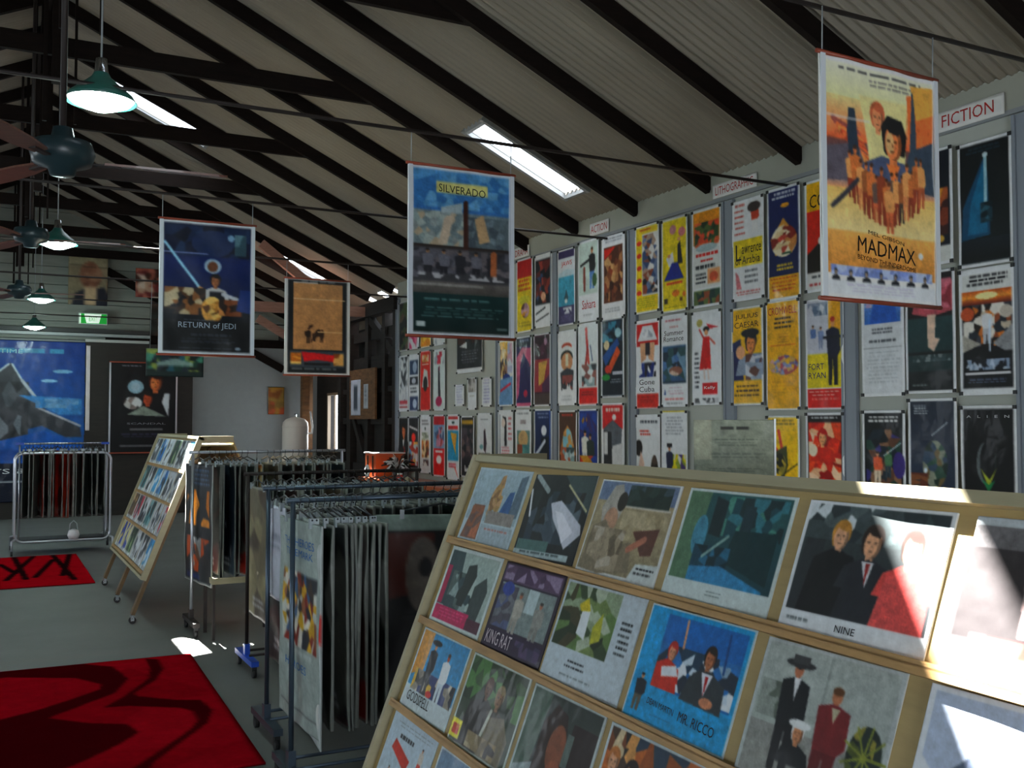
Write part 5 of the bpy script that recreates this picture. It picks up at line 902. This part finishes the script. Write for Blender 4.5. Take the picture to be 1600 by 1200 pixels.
# ================================================================ pendant lamps and fans
for i, (x, y, z, dia) in enumerate(((.50, 5.62, 3.39, .36), (.56, 10.35, 3.39, .36), (.62, 15.0, 3.37, .36), (.66, 18.3, 3.28, .36))):
    lab = ['green pendant lamp with a wide shade, the biggest and nearest', 'green pendant lamp, second in the line down the hall', 'green pendant lamp, third in the line, above the exit side of the end wall', 'green pendant lamp, farthest in the line, just above the end doors'][i]
    t = thing('pendant_lamp', lab, 'lamp', (x, y, z), 0, 'pendant lamps in a line')
    MB().tube([(0, 0, .2), (0, 0, zc(x)-z)], .005, 6).build('cord', M_string, t)
    MB().lathe([(.0, .235), (.028, .23), (.034, .17), (.038, .15)], n=16).build('cap', M_chrome, t)
    MB().lathe([(.036, .155), (.05, .13), (.10, .085), (.16, .035), (.18, 0), (.176, .0), (.155, .03), (.095, .078), (.045, .12), (.0, .12)], n=36).build('shade', M_green, t)
    MB().lathe([(0, -.05), (.05, -.044), (.10, -.026), (.15, -.004), (.165, .012), (.0, .02)], n=28).build('glowing_bowl', M_bulb, t)
    d = bpy.data.lights.new('pendant_light', 'POINT'); d.energy = 55; d.color = (.75, 1.0, .93); d.shadow_soft_size = .08
    o = bpy.data.objects.new('pendant_light', d); C.objects.link(o); o.location = (x, y, z-.10)
M_blade = mat('fan_blade_wood', '#6a4438', .4, noise=.2, stretch=(1, 8, 1), coat=.3)
M_fan = mat('fan_motor', '#20343a', .35)
for i, (x, y, z, ph) in enumerate(((.27, 4.75, 2.84, -2), (.28, 8.75, 3.15, -6), (.30, 12.9, 3.2, -12))):
    lab = ['dark ceiling fan with reddish blades, hanging nearest below the first lamp', 'dark ceiling fan with a long black blade, second down the hall', 'small dark ceiling fan farthest down the hall'][i]
    t = thing('ceiling_fan', lab, 'fan', (x, y, z), R(ph))
    MB().tube([(0, 0, .1), (0, 0, zc(x)-z)], .014, 8).build('rod', M_rod, t)
    MB().lathe([(0, .16), (.04, .15), (.05, .10), (.12, .085), (.135, .04), (.12, -.01), (.06, -.03), (.05, -.06), (0, -.065)], n=28).build('motor_housing', M_fan, t)
    for k_ in range(3):
        a_ = 2*PI/3*k_; Mx = Matrix.Rotation(a_, 4, 'Z') @ Matrix.Rotation(R(9), 4, 'X'); m = MB()
        pr = [(.17, .03), (.3, .048), (.5, .056), (.66, .052), (.70, .035)]
        vs = []
        for (xx, hw) in pr: vs += [Mx @ Vector((xx, -hw, .012)), Mx @ Vector((xx, hw, .012)), Mx @ Vector((xx, hw, .002)), Mx @ Vector((xx, -hw, .002))]
        fs = [(0, 3, 2, 1), (16, 17, 18, 19)]
        for j in range(4):
            for e in range(4): fs.append((j*4+e, j*4+(e+1) % 4, j*4+4+(e+1) % 4, j*4+4+e))
        bl = m.add(vs, fs).build('blade', M_blade, t); MB().beam(Mx @ Vector((.1, 0, 0)), Mx @ Vector((.24, 0, 0)), .03, .008).build('blade_arm', M_rod, bl)

# ================================================================ end of the hall
def end_poster(name, x0, x1, z0, z1, y, label, fn, cell=.02, bg='#e4e6e8', frame=None, cat='poster'):
    t = thing(name, label, cat, ((x0+x1)/2, y, z0)); a = Art(x1-x0, z1-z0, cell, bg, 17); fn(a); sheet('sheet', a, M_print, t, wave=.002)
    if frame:
        w_, h_ = x1-x0, z1-z0; m = MB()
        for sx in (-1, 1): m.box((sx*(w_/2+.015), 0, h_/2), (.03, .03, h_))
        m.build('side_rail', frame, t); MB().box((0, 0, h_+.01), (w_+.06, .03, .025)).box((0, 0, -.01), (w_+.06, .03, .025)).build('dowel', M_dowel, t)
    return t
def f(a):
    a.R(0, 0, 1, .62, '#0f3478', '#1c5898'); a.R(0, .62, 1, .8, '#1c5094', '#143874'); a.R(0, .72, 1, 1, '#0c1830', '#060c18'); a.T(.02, .05, .98, .085, '#3c84a8', 1, .8); a.X(.35, .055, .62, .08, 'THE TIME', '#8ac0c8')
    a.P([(0, .74), (0, .3), (.16, .26), (.42, .24), (.55, .14), (.62, .24), (.68, .36), (.8, .46), (.97, .54), (.98, .6), (.88, .6), (.74, .53), (.62, .56), (.5, .66), (.3, .68)], '#34363c')
    a.N(.02, .26, .66, .62, ['#2c2e34', '#44484e', '#26282c', '#6a7078', '#34363c', '#1c1e22'], 50); a.L(.42, .25, .54, .15, .012, '#c0ccd4'); a.L(.56, .15, .62, .25, .012, '#c0ccd4'); a.L(.62, .25, .72, .38, .02, '#b0b8c0'); a.L(.72, .42, .97, .53, .014, '#a8a8b0')
    a.P([(.6, .34), (.98, .36), (.98, .46), (.84, .46)], '#3c7cb4'); a.N(.7, .36, .96, .42, ['#6a94b8', '#3c7cb4', '#5484b0'], 12); a.E(.78, .25, .05, .01, '#8ab4d0'); a.E(.86, .19, .06, .012, '#7aa8c8'); a.P([(.3, .8), (.5, .62), (.75, .56), (.98, .64), (.98, .8)], '#1c58a8')
    a.R(.0, .76, 1, 1, '#0a1428'); a.R(0, .66, .3, .76, '#1c58a8'); a.R(.3, .68, 1, .74, '#1a4a94'); a.X(.30, .795, .66, .825, 'CATS &', '#e0e4e8'); a.R(.2, .87, .7, .878, '#c8ccd0')
end_poster('banner', -1.15, 1.56, .30, 3.15, 19.66, 'big blue film banner with a dark grey rocky shape, behind the far silver rack', f, .016, cat='banner')
f = lambda a: a.R(0, 0, 1, 1, '#d8d0d0') or a.N(0, 0, 1, .3, ['#c85a34', '#d8d0d0', '#8a2c1c'], 5)
end_poster('sign_strip', 1.57, 1.64, 1.55, 3.1, 19.64, 'thin pale vertical strip at the right edge of the big blue banner', f, .03, cat='strip')
def f(a):
    a.R(0, 0, 1, 1, '#0a0a0e'); a.T(.15, .03, .5, .05, '#8a8c94', 1); a.E(.38, .27, .12, .075, '#9cbccc'); a.E(.38, .27, .07, .045, '#b8d0dc'); a.H(.68, .22, .09, '#c86a3c', '#2c1410', None, '#e08850'); a.H(.56, .4, .07, '#b8502c', '#14100f'); a.N(.2, .38, .48, .52, ['#8a7c78', '#c8c4c0', '#3a3030', '#e0e0e0'], 10, ell=True); a.P([(.82, .34), (.9, .34), (.88, .6), (.78, .44)], '#dfe4e8'); a.P([(.25, .58), (.5, .48), (.85, .6)], '#8a9488'); a.X(.25, .67, .85, .69, 'SCANDAL', '#7c8088'); a.R(.3, .735, .8, .75, '#c8c8c8'); a.T(.15, .79, .85, .84, '#4a4870', 2, .4); a.R(.15, .92, .85, .93, '#b0b0b4')
end_poster('framed_poster', 1.99, 3.13, 1.15, 2.80, 19.60, 'black framed film poster with faces and white title line, on the dark sliding door', f, .018, frame=M_silver)
def f(a): a.R(0, 0, 1, 1, '#8a8068'); a.R(0, 0, 1, .3, '#7c765c', '#a09a80'); a.E(.55, .45, .26, .24, '#7c5440'); a.N(.3, .25, .85, .66, ['#7c5440', '#8a604a', '#6a4434', '#94705a'], 20, ell=True); a.P([(.1, 1), (.2, .78), (.4, .7), (.9, .66), (1, .8), (1, 1)], '#1c1e28'); a.P([(.42, .66), (.72, .66), (.7, .98), (.42, .98)], '#c0a888'); a.L(.05, .28, .98, .32, .02, '#3a342a')
end_poster('picture', 1.24, 1.90, 3.82, 4.82, 19.52, 'square-ish portrait picture with a brown face, high on the gable wall above the exit sign', f, .03, cat='picture')
f = lambda a: a.N(0, 0, 1, 1, ['#6a2c2c', '#c8a890', '#3c2018', '#a86858', '#e0d0c0'], 30)
end_poster('picture', 2.38, 2.80, 4.02, 4.56, 19.52, 'small red and cream patterned picture, high on gable wall beside dark blue hanging poster', f, .03, cat='picture')
f = lambda a: a.N(0, 0, 1, 1, ['#1c1814', '#3a2c20', '#26302c', '#4a3830', '#141414'], 30)
end_poster('banner', 2.68, 2.95, 2.7, 4.0, 19.775, 'narrow dark brown banner partly behind the dark blue hanging poster', f, .04, cat='banner')
def f(a): a.R(0, 0, 1, 1, '#1c2c2c'); a.N(.02, .05, .98, .8, ['#1c3c34', '#2c5c6c', '#141c1c', '#4c8c78', '#26303c', '#8a9a50'], 40); a.P([(.2, .5), (.5, .35), (.8, .5), (.8, .6), (.2, .6)], '#8aa4a0')
end_poster('picture', 1.72, 2.41, 2.27, 2.62, 13.0, 'small wide green and black picture hanging just below the dark blue hanging poster', f, .02, cat='picture')
t = bpy.data.objects['picture.002']; MB().tube([(-.3, 0, .35), (-.3, -.1, 1.17)], .003, 5).build('cord_strand', M_string, t); MB().tube([(.3, 0, .35), (.3, -.1, 1.17)], .003, 5).build('cord_strand', M_string, t)
f = lambda a: a.N(0, 0, 1, 1, ['#a87830', '#7a4a20', '#a8502c', '#8a7038'], 20)
end_poster('picture', 4.92, 5.24, 1.86, 2.4, 19.77, 'small golden brown picture on the pale end wall above the tank', f, .03, cat='picture')
t = thing('exit_sign', 'lit green and white exit sign on the gable wall below the portrait', 'exit sign', (1.665, 19.55, 3.48)); MB().box((0, .03, .10), (.48, .08, .20)).build('housing', M_white, t)
M_eg = mat('exit_green', '#18a838', .4, emit=.55); M_ew = mat('exit_white', '#f0fff0', .4, emit=.9)
MB().box((0, -.012, .10), (.46, .006, .18)).build('green_face', M_eg, t)
MB().add([(-.15, -.018, .185), (.14, -.018, .185), (.10, -.018, .02), (-.11, -.018, .02)], [(0, 3, 2, 1)]).box((-.215, -.018, .1), (.02, .004, .17)).build('white_field', M_ew, t)
vs, fs = text_mesh('EXIT'); m = MB().add([(-.07+a_*.14, -.021, .055+b_*.08) for a_, b_ in vs], fs); m.build('lettering', M_eg, t)
t = thing('storage_tank', 'tall cream cylindrical tank with a domed top, in front of the pale end wall', 'tank', (4.98, 18.0, 0))
MB().lathe([(.23, 0), (.235, .02), (.235, 1.62), (.225, 1.70), (.17, 1.76), (.08, 1.79), (0, 1.80)], n=36).build('body', M_tank, t)
MB().tube([(0, 0, 1.79), (0, 0, 1.86)], .02, 10).build('nozzle', M_chrome, t); MB().tube([(.22, -.05, 1.5), (.29, -.06, 1.5), (.30, -.06, 1.62), (.26, -.06, 1.9)], .018, 8).build('pipe', M_white, t)
MB().tube([(.235*math.cos(R(x_)), .235*math.sin(R(x_)), 1.62) for x_ in range(0, 360, 15)], .006, 6, closed=True).build('seam_ring', M_tank, t)
t = thing('notice_board', 'brown timber board with two small framed sheets, on the dark timber stand', 'notice board', (5.17, 14.85, 1.75)); MB().box((0, 0, .39), (.03, 1.2, .78)).build('backing', M_oldb, t)
a = Art(.46, .56, .03, '#c8ccd8', 2); a.R(.3, .18, .7, .82, '#3a4450'); s = sheet('framed_sheet', a, M_print, t); s.rotation_euler = (0, 0, -PI/2); s.location = (-.022, .28, .06)
a = Art(.2, .38, .03, '#b8bcc0', 2); a.T(.2, .1, .8, .9, '#70747c', 5); s = sheet('framed_sheet', a, M_print, t); s.rotation_euler = (0, 0, -PI/2); s.location = (-.022, -.2, .16)
t = thing('pinned_strip', 'hanging strip of small pale pictures beside the bright far window', 'strip', (5.4, 16.6, 1.35), -PI/2); a = Art(.4, .85, .03, '#b0b8b8', 2); a.N(.1, .05, .9, .95, ['#b0b8b8', '#6a7c84', '#d8dcd8', '#4a5a5c'], 14); sheet('sheet', a, M_print, t); MB().tube([(0, 0, .85), (0, 0, 2.20)], .004, 5).build('cord', M_string, t)
# counter along the right wall
t = thing('counter', 'orange timber counter along the panelled wall below the far posters', 'counter', (4.9, 11.9, 0)); MB().box((-.02, 0, .925), (.58, 2.9, .045)).build('worktop', M_counter, t)
MB().box((.05, 0, .5), (.4, 2.8, .8)).build('front_panel', M_old, t); MB().box((-.29, 0, .925), (.02, 2.9, .05)).build('edging', M_counter, t)
for q in (-1.0, 0, 1.0): MB().box((.05, q, .05), (.42, .04, .1)).build('foot', M_old, t)
t = thing('wooden_box', 'orange wooden cabinet box standing on the counter by the timber stand', 'box', (4.85, 13.02, .9475)); MB().box((0, 0, .165), (.40, .42, .33)).build('carcass', M_counter, t); MB().box((0, 0, .335), (.44, .46, .014)).build('lid', M_white, t)
for q in (-.1, .1): MB().box((-.205, q, .16), (.012, .03, .28)).build('front_slat', M_dark, t)
t = thing('bow_bouquet', 'black and white ribbon bouquet on the counter next to the orange box', 'bouquet', (4.78, 12.32, .9475)); MB().lathe([(0, 0), (.06, 0), (.08, .1), (.05, .14), (0, .14)], n=14).build('vase', M_black, t)
for col, mt_, n_ in (('white_ribbon', M_white, 26), ('black_ribbon', M_black, 34)):
    m = MB()
    for i in range(n_):
        a_ = rnd.uniform(0, 2*PI); e_ = rnd.uniform(-.1, 1.2); r_ = rnd.uniform(.14, .24); d_ = Vector((math.cos(a_)*math.cos(e_), math.sin(a_)*math.cos(e_), math.sin(e_))); s_ = d_.orthogonal().normalized()*.022
        c0 = Vector((0, 0, .13)); p = [c0+d_*.03, c0+d_*r_*.6+Vector((0, 0, .05)), c0+d_*r_]
        m.add([p[0]-s_*.4, p[0]+s_*.4, p[1]+s_, p[1]-s_, p[2]+s_*.5, p[2]-s_*.5], [(0, 1, 2, 3), (3, 2, 4, 5)])
    m.build(col, mt_, t)
def small(nm, lab, cat, loc, parts):
    t = thing(nm, lab, cat, loc)
    for pn, mb, mm in parts: mb.build(pn, mm, t)
    return t
small('blue_bottle', 'squat blue bottle on the counter left of the orange box', 'bottle', (4.75, 13.32, .9475), [('body', MB().lathe([(0, 0), (.05, 0), (.055, .12), (.02, .17), (.018, .2)], n=14), M_blue), ('lid', MB().lathe([(0, .23), (.022, .225), (.022, .195)], n=12), M_white)])
small('wall_dial', 'white round dial leaning on the front of the orange box', 'dial', (4.60, 12.98, .9475), [('face', MB().lathe([(0, 0), (.085, 0), (.09, .012), (.08, .02), (0, .02)], (0, 0, .09), 22, Matrix.Rotation(-PI/2, 4, 'Y')), M_white), ('inner_ring', MB().lathe([(0, 0), (.04, 0), (.04, .01), (0, .01)], (-.022, 0, .09), 18, Matrix.Rotation(-PI/2, 4, 'Y')), M_black)])
small('red_jar', 'small red jar on the counter in front of the ribbon bouquet', 'jar', (4.66, 11.95, .9475), [('body', MB().lathe([(0, 0), (.04, 0), (.045, .07), (.03, .09)], n=14), M_red), ('lid', MB().lathe([(0, .11), (.034, .105), (.034, .088)], n=14), M_white)])
small('brass_ball', 'small brass ball ornament at the near side of the ribbon bouquet', 'ornament', (4.68, 11.72, .9475), [('ball', MB().lathe([(0, 0), (.03, .01), (.042, .04), (.03, .07), (0, .08)], n=16), M_ply2)])
t = thing('paper_stack', 'flat white papers lying on the near end of the counter', 'papers', (4.80, 10.98, .9475)); 
for i in range(4): MB().box((rnd.uniform(-.01, .01), rnd.uniform(-.01, .01), .003+i*.005), (.21, .3, .004), rz=R(rnd.uniform(-6, 6))).build('page', M_white, t)
